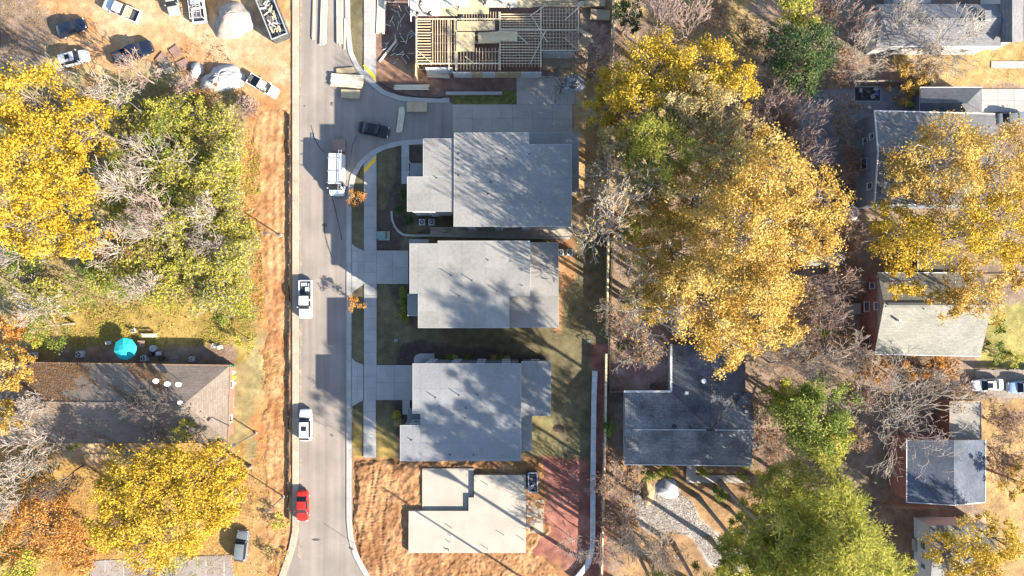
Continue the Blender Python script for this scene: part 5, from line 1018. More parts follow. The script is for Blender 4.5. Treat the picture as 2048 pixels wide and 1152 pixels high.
# ---------------------------------------------------------------- trees
def unit(v): return v/np.maximum(1e-9, np.linalg.norm(v, axis=-1, keepdims=True))
def leaves_mesh(name, C, size, tint, mat, up=.55, aspect=.55, axis=None, r=rng):
    n = len(C); nrm = r.normal(size=(n, 3)); nrm = unit(nrm); nrm[:, 2] = np.abs(nrm[:, 2])+up; nrm = unit(nrm)
    a = r.normal(size=(n, 3)) if axis is None else axis
    a = unit(a-nrm*(a*nrm).sum(1, keepdims=True)); b = np.cross(nrm, a); s = size[:, None]
    V = np.stack([C-a*s-b*s*aspect*.5, C+a*s*1.05, C-a*s*.35+b*s*aspect*1.3], 1).reshape(-1, 3)
    return mesh_np(name, V, np.arange(3*n).reshape(n, 3), mat, tint)
def tubes_mesh(name, p0, p1, r0, r1, mat, k=4):
    d = unit(p1-p0); ref = np.where(np.abs(d[:, 2:3]) > .9, np.array([[1., 0, 0]]), np.array([[0, 0, 1.]])); a = unit(np.cross(d, ref)); b = np.cross(d, a); n = len(p0)
    th = np.arange(k)*2*np.pi/k; ring = a[:, None]*np.cos(th)[None, :, None]+b[:, None]*np.sin(th)[None, :, None]
    V = np.concatenate([p0[:, None]+ring*r0[:, None, None], p1[:, None]+ring*r1[:, None, None]], 1).reshape(-1, 3)
    i = np.arange(k); j = (i+1) % k; q = np.stack([i, j, k+j, k+i], 1)
    F_ = (q[None]+(np.arange(n)*2*k)[:, None, None]).reshape(-1, 4); return mesh_np(name, V, F_, mat, smooth=True)
def limbs(p0, p1, r0, r1, sag, r, seg=3):
    """bent limbs from p0 to p1 split into segments"""
    t = np.linspace(0, 1, seg+1)[None, :, None]; mid = r.normal(size=(len(p0), 3))*sag[:, None]
    pts = p0[:, None]*(1-t)+p1[:, None]*t+mid[:, None]*np.sin(np.pi*t); rr = r0[:, None]*(1-t[..., 0])+r1[:, None]*t[..., 0]
    return pts[:, :-1].reshape(-1, 3), pts[:, 1:].reshape(-1, 3), rr[:, :-1].ravel(), rr[:, 1:].ravel()
NT = [0]
def leafy(label, u, v, rp, h, kind, dens=1.0, name='tree', cat='tree', group=None, size=.20, flat=.75, bark=BARK, gaps=.3, asp=1.0, low=.38, needle=False, base=None):
    NT[0] += 1; r = np.random.default_rng(100+NT[0]); zc = h*(1+low)/2; X, Y, _ = P(u, v, zc) if base is None else P(u, v); R = rp/PPM*(H-zc)/H if base is None else rp; az = h*(1-low)/2*1.02
    t = T(name, label, cat, (X, Y, 0), group=group)
    nl = int(np.clip(R*R*3.2+R*az*1.3, 14, 460)*(1-gaps*.3)); d = unit(r.normal(size=(nl, 3))); d[:, 2] = np.where(r.random(nl) < .72, np.abs(d[:, 2]), d[:, 2])
    th = np.arctan2(d[:, 1], d[:, 0]); ph = r.random(4)*6.28
    lob = 1+.16*np.sin(3*th+ph[0])+.12*np.sin(5*th+ph[1]+2*d[:, 2])+.10*np.sin(8*th+ph[2]); rad = r.uniform(.42, 1, nl)**.55*lob*.93
    C = np.stack([d[:, 0]*R*rad*asp, d[:, 1]*R*rad/asp, zc+d[:, 2]*az*rad], 1)
    keep = fbm(C[:, 0]+50, C[:, 1]+C[:, 2]*.7+50, max(1.2, R*.45), 200+NT[0]) > .26+.24*gaps; C = C[keep] if keep.sum() > 10 else C
    nl = len(C); n = int(80*dens*(1.25 if R < 3 else 1)); cs = r.uniform(.35, .8, nl)*np.clip(R/5, .45, 1.15)
    off = r.normal(size=(nl, n, 3))*cs[:, None, None]*np.array([.8, .8, .5]); L_ = (C[:, None]+off).reshape(-1, 3)
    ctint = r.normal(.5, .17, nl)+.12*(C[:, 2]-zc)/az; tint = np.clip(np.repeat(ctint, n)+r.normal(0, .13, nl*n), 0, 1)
    L_[:, 2] = np.maximum(L_[:, 2], .15); sz = r.uniform(.65, 1.3, len(L_))*size*.70
    off_ = np.array([X, Y, 0])
    ax = off.reshape(-1, 3)+r.normal(size=(len(L_), 3))*.15 if needle else None
    cr = leaves_mesh('crown', L_+off_, sz, tint, LEAF[kind], r=r, aspect=.26 if needle else .75, axis=ax, up=.3 if needle else .55)
    O('crown', cr, None, t)
    # trunk and limbs reach into the clumps
    sel = r.choice(nl, max(4, int(nl*.55)), replace=False); e = C[sel]; k = h*low*.9+r.random(len(sel))*(zc+az*.35-h*low*.9); k = np.minimum(k, np.maximum(.3, e[:, 2]-.15)); lean = np.array([r.normal(0, .02), r.normal(0, .02)])*h
    s0 = np.stack([lean[0]*k/h, lean[1]*k/h, k], 1); lr = np.clip(.012*np.linalg.norm(e-s0, axis=1)+.02, .02, .14)
    a, b, ra, rb = limbs(s0, e, lr, lr*.25, np.linalg.norm(e-s0, axis=1)*.09, r)
    tz = np.linspace(0, zc+az*.55, 7); tp = np.stack([lean[0]*tz/h+r.normal(0, .03, 7)*(tz > .5), lean[1]*tz/h, tz], 1); tr = np.interp(tz, [0, h*.1, h], [min(.026*h+.03, .50), min(.018*h+.02, .32), .004*h+.01])
    O('trunk', tubes_mesh('trunk', tp[:-1]+off_, tp[1:]+off_, tr[:-1], tr[1:], bark, 8), None, t)
    O('limbs', tubes_mesh('limbs', a+off_, b+off_, ra, rb, bark, 4), None, t, kind='stuff')
    return t
def bare(label, u, v, rp, h, bark=BARKP, lev=7, name='bare_tree', cat='tree', group=None, base=None, leafk=None, spread=.78, first=4, twig=.03, lean=(0, 0), nleaf=0, thick=.75, stems=1):
    NT[0] += 1; r = np.random.default_rng(300+NT[0]); zc = h*.62; X, Y, _ = P(u, v, zc) if base is None else P(u, v); R = rp/PPM*(H-zc)/H if base is None else rp; t = T(name, label, cat, (X, Y, 0), group=group)
    pos = np.zeros((stems, 3)); dr = unit(np.array([[0, 0, 1.]])+r.normal(size=(stems, 3))*(.05 if stems == 1 else .45)*np.array([1, 1, 0])); ln = np.full(stems, .62 if stems == 1 else .9); rd = np.full(stems, .085*thick); S = []
    for lv in range(lev):
        seg = 2 if lv > 0 else 3; p = pos; dd = dr; g = rd
        for s in range(seg):
            q = p+dd*(ln/seg)[:, None]; g2 = rd*(1-.35*(s+1)/seg); S.append((p, q, g, g2, np.full(len(p), lv))); p = q; g = g2; dd = unit(dd+r.normal(size=dd.shape)*.13+np.array([0, 0, .04]))
        nb = first if lv == 0 else (3 if lv < 4 else 2); rep = np.repeat(np.arange(len(p)), nb); side = r.normal(size=(len(rep), 3)); side = unit(side-dd[rep]*(side*dd[rep]).sum(1, keepdims=True))
        sp = r.uniform(.45, 1.1, len(rep))*spread*(1.15 if lv == 0 else 1); pos = p[rep]; dr = unit(dd[rep]+side*sp[:, None]+np.array([0, 0, .10])); ln = ln[rep]*r.uniform(.66, .92, len(rep)); rd = g[rep]*r.uniform(.6, .78, len(rep))
    p0, p1, g0, g1, lvv = [np.concatenate(x) for x in zip(*S)]
    sxy = R/np.percentile(np.hypot(p1[:, 0], p1[:, 1]), 90); sz = h/p1[:, 2].max()
    sc_ = np.array([sxy, sxy, sz]); ln_ = np.array([lean[0], lean[1], 0]); off_ = np.array([X, Y, 0])-np.array([lean[0]*.6, lean[1]*.6, 0])
    q0 = p0*sc_; q1 = p1*sc_; q0 = q0+ln_*(q0[:, 2:3]/h); q1 = q1+ln_*(q1[:, 2:3]/h); gs = h*.22
    ra = np.maximum(g0*gs, twig); rb = np.maximum(g1*gs, twig*.8); m = lvv < 1
    O('trunk', tubes_mesh('trunk', q0[m]+off_, q1[m]+off_, ra[m], rb[m], bark, 8), None, t); m = (lvv >= 1) & (lvv < 4); O('limbs', tubes_mesh('limbs', q0[m]+off_, q1[m]+off_, ra[m], rb[m], bark, 4), None, t); m = lvv >= 4; O('twigs', tubes_mesh('twigs', q0[m]+off_, q1[m]+off_, ra[m], rb[m], bark, 3), None, t, kind='stuff')
    if leafk:
        e = q1[lvv == lev-1]; e = e[r.random(len(e)) < nleaf] if nleaf < 1 else np.repeat(e, int(nleaf), 0); C = e+r.normal(size=e.shape)*.22
        O('leaves', leaves_mesh('leaves', C+off_, r.uniform(.12, .24, len(C)), np.clip(r.normal(.5, .25, len(C)), 0, 1), LEAF[leafk], r=r), None, t)
    return t
Y = 'yellow'; G = 'gold'
GW = 'trees in the wood at left'; GR = 'golden trees behind the timber fence'
# --- left wood
for a in ((62,205,78,17,Y,'yellow tree nearest the top left corner, beside the silver car'),(165,255,66,16,Y,'yellow tree just left of the dark green thicket'),(45,335,86,19,Y,'tallest yellow tree at the left edge, midway up'),(140,370,72,17,Y,'yellow tree bordering the pale bare tree in the left wood'),(70,450,80,18,Y,'yellow tree at the left edge above the green shrubs'),(165,480,52,15,Y,'small yellow tree at the lower tip of the yellow stand in the left wood')):
    leafy(a[5], *a[:5], group=GW, gaps=.5, size=.22, low=.45)
for a in ((25,735,48,11,'gold','golden small tree overlapping the left end of the long roof'),(15,835,40,9,'gold','low golden tree below the left end of the long roof'),(165,1105,52,5,'orange','low orange brush beside the parking bay'),(300,1125,46,5,'gold','low golden brush on the parking bay edge'),(85,1050,95,7,'orange','broad orange-gold low tree at bottom left'),(30,1125,60,8,'lime','yellow-green bush in the bottom left corner'),(20,665,45,8,'orange','rust-orange tree at the left edge above the long roof')):
    leafy(a[5], *a[:5], group=GW, gaps=.5, low=.3)
for a in ((290,965,78,13,Y,'yellow tree crown under the long roof, left of the gap'),(395,950,82,13,Y,'yellow tree crown nearest the east end of the long roof'),(335,1045,92,14,Y,'large central yellow tree at bottom left'),(424,1012,58,12,Y,'yellow tree crown overhanging the grey car'),(455,965,48,12,Y,'yellow tree crown nearest the bare strip at bottom left'),(240,975,50,12,Y,'yellow tree crown over the left gap below the long roof'),(235,1050,56,12,Y,'yellow tree crown at the left of the bottom yellow stand')):
    leafy(a[5], *a[:5], group='yellow trees below the long building', gaps=.42, size=.21, low=.42)
shr = [(325,235,46,6,'lime','yellow-green thicket below the dark blue pickup'),(335,275,50,7,'green','dark green thicket in the upper middle of the left wood'),(395,225,44,5,'lime','bright lime thicket left of the tarped mound'),(405,285,48,5,'lime','lime thicket bordering the top of the bare strip'),(450,330,44,5,'lime','pale lime bush at the edge of the bare strip, upper'),(240,205,30,5,'lime','small lime bush beneath the bare tree by the silver car'),
 (250,290,36,6,'lime','lime bush between yellow tree and pale bare tree'),(330,370,46,6,'green','green bush in the centre of the left wood'),(390,385,46,5,'lime','lime bush right of the centre of the left wood'),(270,440,40,6,'green','dark green bush left of the bare pink tree'),(385,455,44,5,'lime','brightest lime bush in the middle of the left wood'),(350,510,46,5,'lime','lime and green bush below the brown brush'),(430,470,40,4,'lime','sparse lime bush near the upper light pole'),(440,540,48,4,'lime','lime bush right of the wood, near the light pole foot'),(480,590,36,3.5,'lime','low lime bush edging the bare strip by the white pickup'),(400,575,44,4,'lime','lime bush above the gold lawn, centre'),(330,590,46,4,'lime','low pale lime bush above the gold lawn, left of centre'),(250,560,46,5,'green','green bush above the gold lawn at left'),(180,570,48,6,'green','wide green bush below the yellow stand'),(110,590,50,6,'lime','lime bush at the left edge, below the yellow stand'),(40,560,46,7,'lime','lime tree at the far left edge, below the yellow stand'),(110,650,52,8,'green','bushy green tree above the left end of the long roof'),(70,660,36,6,'lime','pale lime tree at left touching the green bushy tree'),(50,520,40,7,'green','green bush half under the yellow tree at the left edge'),
 (460,632,28,3,'green','dark green shrub at the right end of the gold lawn'),(490,680,24,3,'lime','lime shrub leaning over the white chairs corner'),(445,610,24,3,'lime','lime shrub above the dark green one at the lawn end'),(370,1130,50,5,'green','green bush at the bottom beneath the yellow stand'),(85,950,42,5,'green','green shrub under the pale bare tree at left'),(140,885,20,3,'green','small green shrub at the south wall of the long building'),(455,270,36,3,'tan','pale tan brush above the bare strip'),(425,195,34,2.5,'brown','brown brush just below the tarped mound'),(240,500,52,5,'brown','russet brush in the lower middle of the left wood'),(300,545,34,4,'lime','lime tuft below the russet brush'),(475,400,30,3,'tan','tan brush beside the bare strip in the middle'),(220,330,40,6,'green','shaded green bush between the yellow trees and centre'),(560,1040,20,1.6,'lime','low lime weeds by the kerb near the red sedan'),(550,1110,24,1.5,'tan','tan weeds on the verge at the bottom of the bare strip'),(375,860,26,8,'lime','small lime tree at the south eave of the long roof')]
for a in shr: leafy(a[5], *a[:5], name='bush', cat='bush', group='undergrowth in the left wood', low=.12, gaps=.75, dens=.6, size=.16)
for a in ((98,122,52,11,BARKP,'pale bare tree in front of the silver car'),(190,172,58,12,BARKP,'pale bare tree between silver car and dark blue pickup'),(272,146,36,9,BARKR,'brownish bare tree over the back of the dark blue pickup'),(290,315,56,13,BARKP,'white-limbed bare tree in the upper middle of the left wood'),(228,385,62,14,BARKP,'pale bare tree at the right edge of the yellow stand'),(310,430,50,11,BARKR,'pinkish bare tree with leftward branches mid-wood'),(305,475,48,11,BARKP,'pale bare tree below the pinkish one mid-wood'),(205,500,56,13,BARKP,'bare tree leaning left at the foot of the yellow stand'),(420,420,44,8,BARKP,'fan-shaped bare tree near the bare strip, upper'),(415,500,40,7,BARKP,'small bare tree near the upper light pole'),(262,590,52,9,BARKP,'bare tree fanning out above the gold lawn'),(40,505,46,11,BARKP,'bare tree at the left edge under the yellow stand'),(55,610,56,10,BARKP,'bare tree at the left edge above the rust-orange tree'),(45,880,72,13,BARKP,'large pale bare tree over the left end of the long building'),(20,985,60,12,BARKP,'bare tree at the left edge below the long building'),(298,838,58,10,BARKD,'dark bare tree spreading over the long roof'),(290,905,40,8,BARKP,'bare treetop rising through the yellow stand by the long roof'),(110,955,46,11,BARKD,'dark-limbed bare tree between the orange litter and the long building'),(370,170,30,4,BARKR,'twiggy brown brush between pallets and tarped mound'),(490,215,24,3,BARKR,'twiggy brush below the small utility truck'),(60,790,40,10,BARKP,'bare tree over the left part of the long ridge')):
    bare(a[5], *a[:5], group='bare trees at left', first=4, stems=1 if a[3] > 6 else 4, lev=7 if a[3] > 6 else 6)
bp = [(350, 225, 'right of the lime thicket under the dark blue pickup'),(430, 255, 'at the top end of the bare strip'),(370, 300, 'beside the dark green thicket'),(455, 310, 'next to the pale lime bush at the bare strip'),(290, 250, 'between the yellow stand and the dark green thicket'),(250, 350, 'against the right flank of the yellow stand'),(340, 335, 'just above the wood centre'),(425, 350, 'right of the wood centre, upper'),(465, 385, 'on the bare strip edge, middle'),(370, 415, 'at the wood centre'),(250, 415, 'between pale bare tree and pinkish bare tree'),(345, 465, 'below the wood centre'),(460, 450, 'left of the upper light pole head'),(280, 525, 'below the russet brush'),(390, 525, 'right of the russet brush'),(465, 515, 'below the upper light pole'),(325, 570, 'above the left half of the gold lawn'),(215, 545, 'under the foot of the yellow stand'),(425, 600, 'above the right half of the gold lawn'),(90, 565, 'near the left edge above the green bushy tree')]
for i, (u, v, l) in enumerate(bp): bare('thicket of pale leafless stems '+l, u, v, 34+(i*7) % 16, 4+(i*5) % 4, (BARKP, BARKR, BARKP)[i % 3], 6, name='leafless_thicket', cat='bush', group='leafless thickets in the left wood', stems=4, first=4, twig=.022, leafk='lime', nleaf=1)
# --- right of the fence
for a in ((1310,150,84,14,Y,'bright yellow tree nearest the fence, top row'),(1405,140,66,15,Y,'bright yellow tree second from the fence, top row'),(1470,175,48,15,Y,'yellow tree third from the fence, top row'),(1270,215,66,16,Y,'yellow tree crown touching the fence above the driveway end'),(1240,170,48,12,Y,'yellow crown leaning over the fence beside the framed house'),(1228,290,40,14,'tan','thin tan crown over the fence beside the largest new house'),(1340,250,60,17,'tan','tan crown between the bright yellow row and the green pine'),(1205,225,38,11,Y,'smaller yellow tree left of the fence at the driveway end'),(1365,215,62,17,'tan','pale tan-leaved tree below the bright yellow row'),(1440,245,62,18,'tan','straw-coloured tree in the middle of the upper grove')):
    leafy(a[5], *a[:5], group=GR, gaps=.5, size=.21, low=.45)
leafy('light green pine crown between the yellow row and the golden oak', 1310, 310, 84, 19, 'pine', group=GR, needle=True, size=.30, gaps=.05, dens=1.3, low=.25)
leafy('green underbrush at the fence beside the house with branch shadows', 1255, 455, 30, 6, 'green', group=GR, low=.15); leafy('dark green tree behind the fence at the top', 1258, 35, 36, 9, 'dark', group=GR, gaps=.4)
leafy('dense dark green magnolia in the upper grove', 1596, 118, 76, 12, 'dark', group=GR, gaps=.1, size=.2, dens=1.25, low=.2); leafy('yellow-green tree at the top edge above the magnolia', 1590, 15, 46, 10, 'lime', group=GR)
for a in ((1400,410,86,20,G,'golden oak crown below the green pine'),(1530,350,84,24,G,'golden oak crown at the upper right of the great grove'),(1495,455,96,26,G,'central golden oak crown of the great grove'),(1345,500,80,17,G,'golden oak crown nearest the fence by the back lawn'),(1400,590,96,25,G,'golden oak crown above the shaded pink yard'),(1500,600,92,25,G,'golden oak crown above the streaked-roof house'),(1445,680,66,21,G,'lowest golden oak crown, drooping over the streaked roof'),(1630,395,68,19,G,'golden crown beside the slate house wall'),(1600,480,70,20,G,'golden crown over the garden shed'),(1320,600,56,19,G,'golden crown at the lower left of the great grove'),(1460,330,70,19,'tan','straw-gold crown below the straw-coloured tree'),(1300,440,56,15,G,'pale golden crown by the fence level with the largest new house'),(1290,520,52,15,G,'pale golden crown by the fence level with the side path'),(1285,600,50,14,G,'pale golden crown by the fence level with the middle new house'),(1330,380,46,11,'orange','russet low crown just below the light green pine'),(1560,660,42,17,G,'small golden crown at the lower right of the great grove')):
    leafy(a[5], *a[:5], group='golden oaks of the great grove', gaps=.5, size=.20, low=.45, bark=BARKP)
for a in ((1880,330,96,17,G,'golden tree over the middle of the slate house roof'),(1990,330,86,16,G,'golden tree over the right end of the slate house roof'),(1800,370,48,15,G,'small golden crown over the left edge of the slate roof'),(1800,470,70,15,Y,'yellow tree between slate house and brick house, left'),(1900,475,86,17,Y,'yellow tree between slate house and brick house, middle'),(1995,465,80,17,Y,'yellow tree between slate house and brick house, right'),(1950,575,64,15,G,'golden crown over the right part of the brick house roof'),(1800,565,38,13,Y,'small yellow crown at the left corner of the brick house roof'),(1890,600,40,13,G,'golden tip crown over the brick house ridge'),(2035,545,40,13,G,'golden crown at the right edge by the brick house')):
    leafy(a[5], *a[:5], group='golden trees around the right-hand houses', gaps=.55, size=.20, low=.45, bark=BARKP)
leafy('rust-orange bush along the south wall of the brick house', 1855, 735, 46, 5, 'orange', group='shrubs at right', low=.1, asp=1.35, name='bush', cat='bush'); leafy('orange-tan bush left of the rust-orange bush', 1745, 738, 34, 4, 'orange', group='shrubs at right', low=.1, name='bush', cat='bush')
for a in ((1622,830,86,14,'green','rounded green tree right of the streaked-roof house'),(1570,790,40,10,'lime','pale green tree above the rounded green one'),(1650,880,46,13,'lime','yellow-green crown at the right side of the rounded green tree')):
    leafy(a[5], *a[:5], group='green trees by the streaked-roof house', gaps=.2, size=.2, low=.2, dens=1.15)
PL = ['tall green pine whose trunk stands left beside the gravel bed', 'tall green pine whose trunk stands right of the wheelbarrow', 'tall green pine nearest the east end of the garden path', 'tall pine trunk at the lower edge of the gravel bed', 'tall pine trunk below the gravel bed near the bottom edge', 'tall pine trunk on orange soil left of the gravel bed', 'tall pine trunk beside the timber fence at the bottom edge', 'tall pine trunk at the right rim of the gravel bed', 'tall pine trunk at the bottom edge right of the gravel bed', 'tall green pine whose trunk stands by the garden path']
for a in ((1550,995,74,15,'green pine in the upper left of the lower grove'),(1640,1000,84,17,'green pine in the middle of the lower grove'),(1570,1090,80,19,'green pine near the bottom edge of the lower grove'),(1680,1095,84,18,'green pine at the right of the lower grove'),(1500,1060,44,14,'slim green pine over the gravel bed'),(1740,1125,52,15,'outer green pine beside the yellow corner tree')):
    leafy(a[4], a[0], a[1], a[2], a[3], 'pine', group='pines of the lower grove', needle=True, size=.32, gaps=.25, dens=1.2, low=.35)
for a in ((1915,1105,70,13,Y,'yellow tree covering the pale corner house'),(1990,1075,50,12,Y,'yellow tree at the right of the pale corner house'),(1960,1150,50,12,G,'golden tree at the bottom edge, right'),(2030,960,38,9,'gold','sparse gold tree at the right edge below the parked sedans'),(1800,1140,38,10,'lime','yellow-green sapling left of the pale corner house')):
    leafy(a[5], *a[:5], group='yellow trees at bottom right', gaps=.5, low=.35)
for a in ((1320,55,84,15,BARKR,'large pinkish bare tree at the top behind the fence'),(1255,105,52,11,BARKR,'pinkish bare tree against the fence near the top'),(1390,50,50,11,BARKR,'smaller pinkish bare tree at the top, right of the large one'),(1185,75,40,7,BARKR,'bare pinkish sapling left of the fence by the slanted boards'),(1550,195,54,11,BARKR,'greyish bare tree below the magnolia'),(1640,245,62,12,BARKR,'pink-twigged bare tree over the stone patio'),(1630,320,46,11,BARKR,'pink-twigged bare tree beside the deck'),(1640,560,62,12,BARKR,'bare tree left of the brick house, upper'),(1655,625,46,10,BARKR,'bare tree left of the brick house, lower'),(1575,735,58,11,BARKP,'pale bare tree overhanging the streaked roof corner'),(1640,720,50,10,BARKP,'bare tree between the rounded green tree and the orange bush'),(1715,700,44,8,BARKP,'small bare tree at the lower corner of the brick wall'),(1805,835,118,13,BARKP,'great pale bare tree above the navy roof'),(1865,785,50,11,BARKP,'pale bare tree left of the white sedan'),(1800,70,74,11,BARKP,'bare tree with forked limbs over the long grey roof'),(1900,60,86,12,BARKP,'wide bare tree over the middle of the long grey roof'),(1725,105,52,10,BARKP,'bare tree between the magnolia and the long grey roof'),(1700,30,50,9,BARKR,'bare tree at the top edge left of the long grey roof'),(1195,405,52,16,BARKP,'tall bare tree at the fence beside the house with branch shadows'),(1125,165,36,9,BARKD,'dark bare branch tree beside the plastic sheet'),(1255,1075,58,15,BARKP,'bare tree below the gravel bed near the retaining wall'),(1205,1110,46,10,BARKR,'bare tree straddling the fence at the bottom'),(1310,1120,50,14,BARKP,'bare tree at the bottom edge below the gravel bed'),(1150,1095,34,6,BARKP,'bare sapling at the curved end of the retaining wall'),(1262,725,38,6,BARKP,'grey twiggy tree in the shaded pink yard'),(1230,330,40,15,BARKP,'bare tree behind the fence below the yellow row')):
    bare(a[5], *a[:5], group='bare trees at right', thick=.48 if a[2] > 80 else .7, lev=8 if a[2] > 80 else 7, twig=.026 if a[3] > 6 else .02)
# lone trees whose shade reaches the roofs
for u, v, R_, h_, l in ((1203,448,6.2,24,'tall bare tree at the fence casting branch shadows on the largest new roof'),(1222,395,4.6,21,'tall bare tree behind the fence, uppermost of the tall ones'),(1264,612,5.0,27,'tall bare tree standing among the pale golden crowns by the fence')): bare(l, u, v, R_, h_, BARKP, 7, group='bare trees at right', leafk='gold', nleaf=.2, base=True, twig=.035, first=5)
for a in ((1395,993,4.6,30),(1465,995,5.4,34),(1500,950,5.6,34),(1345,1085,4.6,28),(1300,1122,4.8,28),(1262,1076,4.2,27),(1228,1160,4.6,26),(1420,1078,5,28),(1375,1160,5,28),(1440,964,5.4,31)): leafy(PL.pop(0), a[0], a[1], a[2], a[3], 'pine', group='pines of the lower grove', needle=True, size=.40, gaps=.6, dens=1.3, low=.55, base=True)
for u, v, k, l in ((713,397,'orange','orange-leaved street sapling beside the pavement near the work van'),(712,608,'orange','orange-leaved street sapling between the two driveways')): leafy(l, u, v, 18, 3.4, k, group='street saplings', gaps=.6, low=.35, dens=.5, size=.15)
for u, v, l, h_ in ((711,825,'leafless street sapling beside the lower driveway',4.5),(715,905,'leafless street sapling at the lower end of the pavement',5.0)): bare(l, u, v, 16, h_, BARK, 4, name='bare_sapling', group='street saplings', twig=.012, thick=.5)
# garden shrubs
sg = 'small garden shrubs at the new houses'
for i, (u, v, rp, k) in enumerate(((806,580,5,'green'),(808,592,6,'green'),(806,604,5,'green'),(808,616,6,'green'),(806,628,5,'green'),(812,640,5,'green'))): leafy(['topmost','second','third','fourth','fifth','lowest'][i]+' of six low shrubs along the west wall of the middle new house', u, v, rp, .8, k, name='shrub', cat='shrub', group=sg, low=.05, size=.1, dens=.6)
for i, (u, v) in enumerate(((898,716),(910,716),(935,716),(988,716),(1001,716),(1014,716))): leafy(['first','second','third','fourth','fifth','sixth'][i]+' small shrub from the left along the lower new house north wall', u, v, 4, .6, 'tan' if i % 2 else 'green', name='shrub', cat='shrub', group=sg, low=.05, size=.09, dens=.5)
for u, v, rp, k, l in ((793,828,6,'lime','lime-tinted small shrub in the mulch by the lower house entrance'),(796,845,5,'tan','pale small shrub below the lime-tinted one'),(818,440,9,'dark','dark rounded shrub in the mulch near the cooling units'),(800,420,10,'dark','dark shrub at the west wall of the largest new house'),(805,390,9,'dark','dark shrub below the front path'),(1218,855,14,'green','bright green bush squeezed against the timber fence'),(1300,940,22,'green','green bush at the left end below the streaked roof'),(1330,945,16,'lime','lime bush below the middle of the streaked roof'),(1410,945,9,'lime','small lime shrub beside the garden path'),(1245,690,12,'green','green shrub at the old fence above the pink yard'),(1985,700,26,'green','green shrub on the lawn right of the brick house'),(2020,720,24,'lime','lime shrub at the right edge above the parked sedans'),(1645,660,16,'lime','bright lime shrub by the small bare trees at the brick house'),(1440,985,14,'green','green shrub beside the wheelbarrow'),(1260,930,20,'brown','brown shrub at the fence corner below the streaked roof'),(1500,945,24,'pine','feathery green shrub at the right end of the garden path'),(1830,150,36,'gold','gold-leaved shrub above the stone patio fence'),(1805,190,28,'gold','gold-leaved small tree over the lime green lounge chair'),(1990,650,18,'green','green shrub by the curved white edging')):
    leafy(l, u, v, rp, 1.2 if rp < 12 else 3.0, k, name='shrub', cat='shrub', group='shrubs at right', low=.05, size=.12 if rp < 12 else .17, dens=.7)
# ---------------------------------------------------------------- fallen leaves, weeds and gravel
def scatter(name, label, cat, areas, mat, size, zt=.03, up=2.0):
    C = []
    for poly, n in areas:
        w_ = np.array([P(*p)[:2] for p in poly]); lo = w_.min(0); hi = w_.max(0); q = rng.uniform(lo, hi, (n*3, 2)); q = q[sdf([tuple(a) for a in w_], q[:, 0], q[:, 1]) > 0][:n]
        q = q[rng.random(len(q)) < np.clip((fbm(q[:, 0], q[:, 1], 3.0, 401)-.32)*4, .08, 1)]; C.append(np.column_stack([q, np.full(len(q), zt)+rng.random(len(q))*.03]))
    C = np.concatenate(C); O(name, leaves_mesh(name, C, rng.uniform(.6, 1.4, len(C))*size, np.clip(rng.normal(.5, .25, len(C)), 0, 1), mat, up=up), None, label=label, cat=cat, kind='stuff')
scatter('fallen_leaves', 'fallen autumn leaves strewn over the soil of the yards', 'leaves', [([(1240,0),(2048,0),(2048,1152),(1205,1152)], 42000), ([(0,860),(510,890),(500,1152),(0,1152)], 22000), ([(20,640),(470,640),(470,730),(20,730)], 3500), ([(1120,150),(1212,150),(1212,480),(1150,480)], 2600), ([(0,0),(120,0),(120,110),(0,110)], 1800)], LEAF['litter'], .085)
ye, yr, ys_ = P(0, 724, 3.3)[1], P(0, 805, 5.3)[1], P(0, 885, 3.3)[1]
q = rng.uniform((P(10, 0, 4)[0], ys_+.2), (P(330, 0, 4)[0], ye-.2), (26000, 2)); st_ = fbm(q[:, 0]*.54+q[:, 1]*.84, (q[:, 0]*.84-q[:, 1]*.54)*.25, 2.2, 611)+.16*(1-(q[:, 0]-P(10, 0, 4)[0])/24); q = q[(st_ > .58) & (rng.random(len(q)) < .9)]
z_ = np.where(q[:, 1] > yr, 3.3+2*(ye-q[:, 1])/(ye-yr), 3.3+2*(q[:, 1]-ys_)/(yr-ys_))+.03
O('roof_leaf_drifts', leaves_mesh('roof_leaf_drifts', np.column_stack([q, z_]), rng.uniform(.06, .13, len(q)), np.clip(rng.normal(.45, .25, len(q)), 0, 1), LEAF['brown'], up=3), None, label='brown leaf drifts lying in streaks on the long roof', cat='leaves', kind='stuff')
scatter('weeds', 'low yellow-green weeds along the bare strip and wood edge', 'weeds', [([(470,250),(520,260),(530,640),(500,720),(450,560)], 9000), ([(180,140),(480,190),(470,620),(150,620)], 26000), ([(515,700),(560,700),(575,1152),(500,1152)], 1800), ([(60,620),(500,600),(500,690),(70,700)], 9000)], LEAF['lime'], .10, .08, .4)
scatter('dry_brush', 'dry brown brush and stems on the floor of the left wood', 'brush', [([(0,120),(490,200),(480,640),(0,640)], 22000), ([(440,60),(500,200),(400,220),(300,130)], 1500)], LEAF['brown'], .13, .15, .1)
scatter('garden_mulch', 'dark mulch chips in the planting beds of the new houses', 'mulch', [([(753,290),(850,290),(800,500),(753,500)], 2500), ([(790,690),(1090,700),(1090,730),(790,730)], 2500), ([(785,570),(815,570),(830,655),(800,640)], 900)], leaf_mat('mulch_chips', (.03, .02, .015), (.07, .045, .03), (.14, .1, .07), .05), .06)
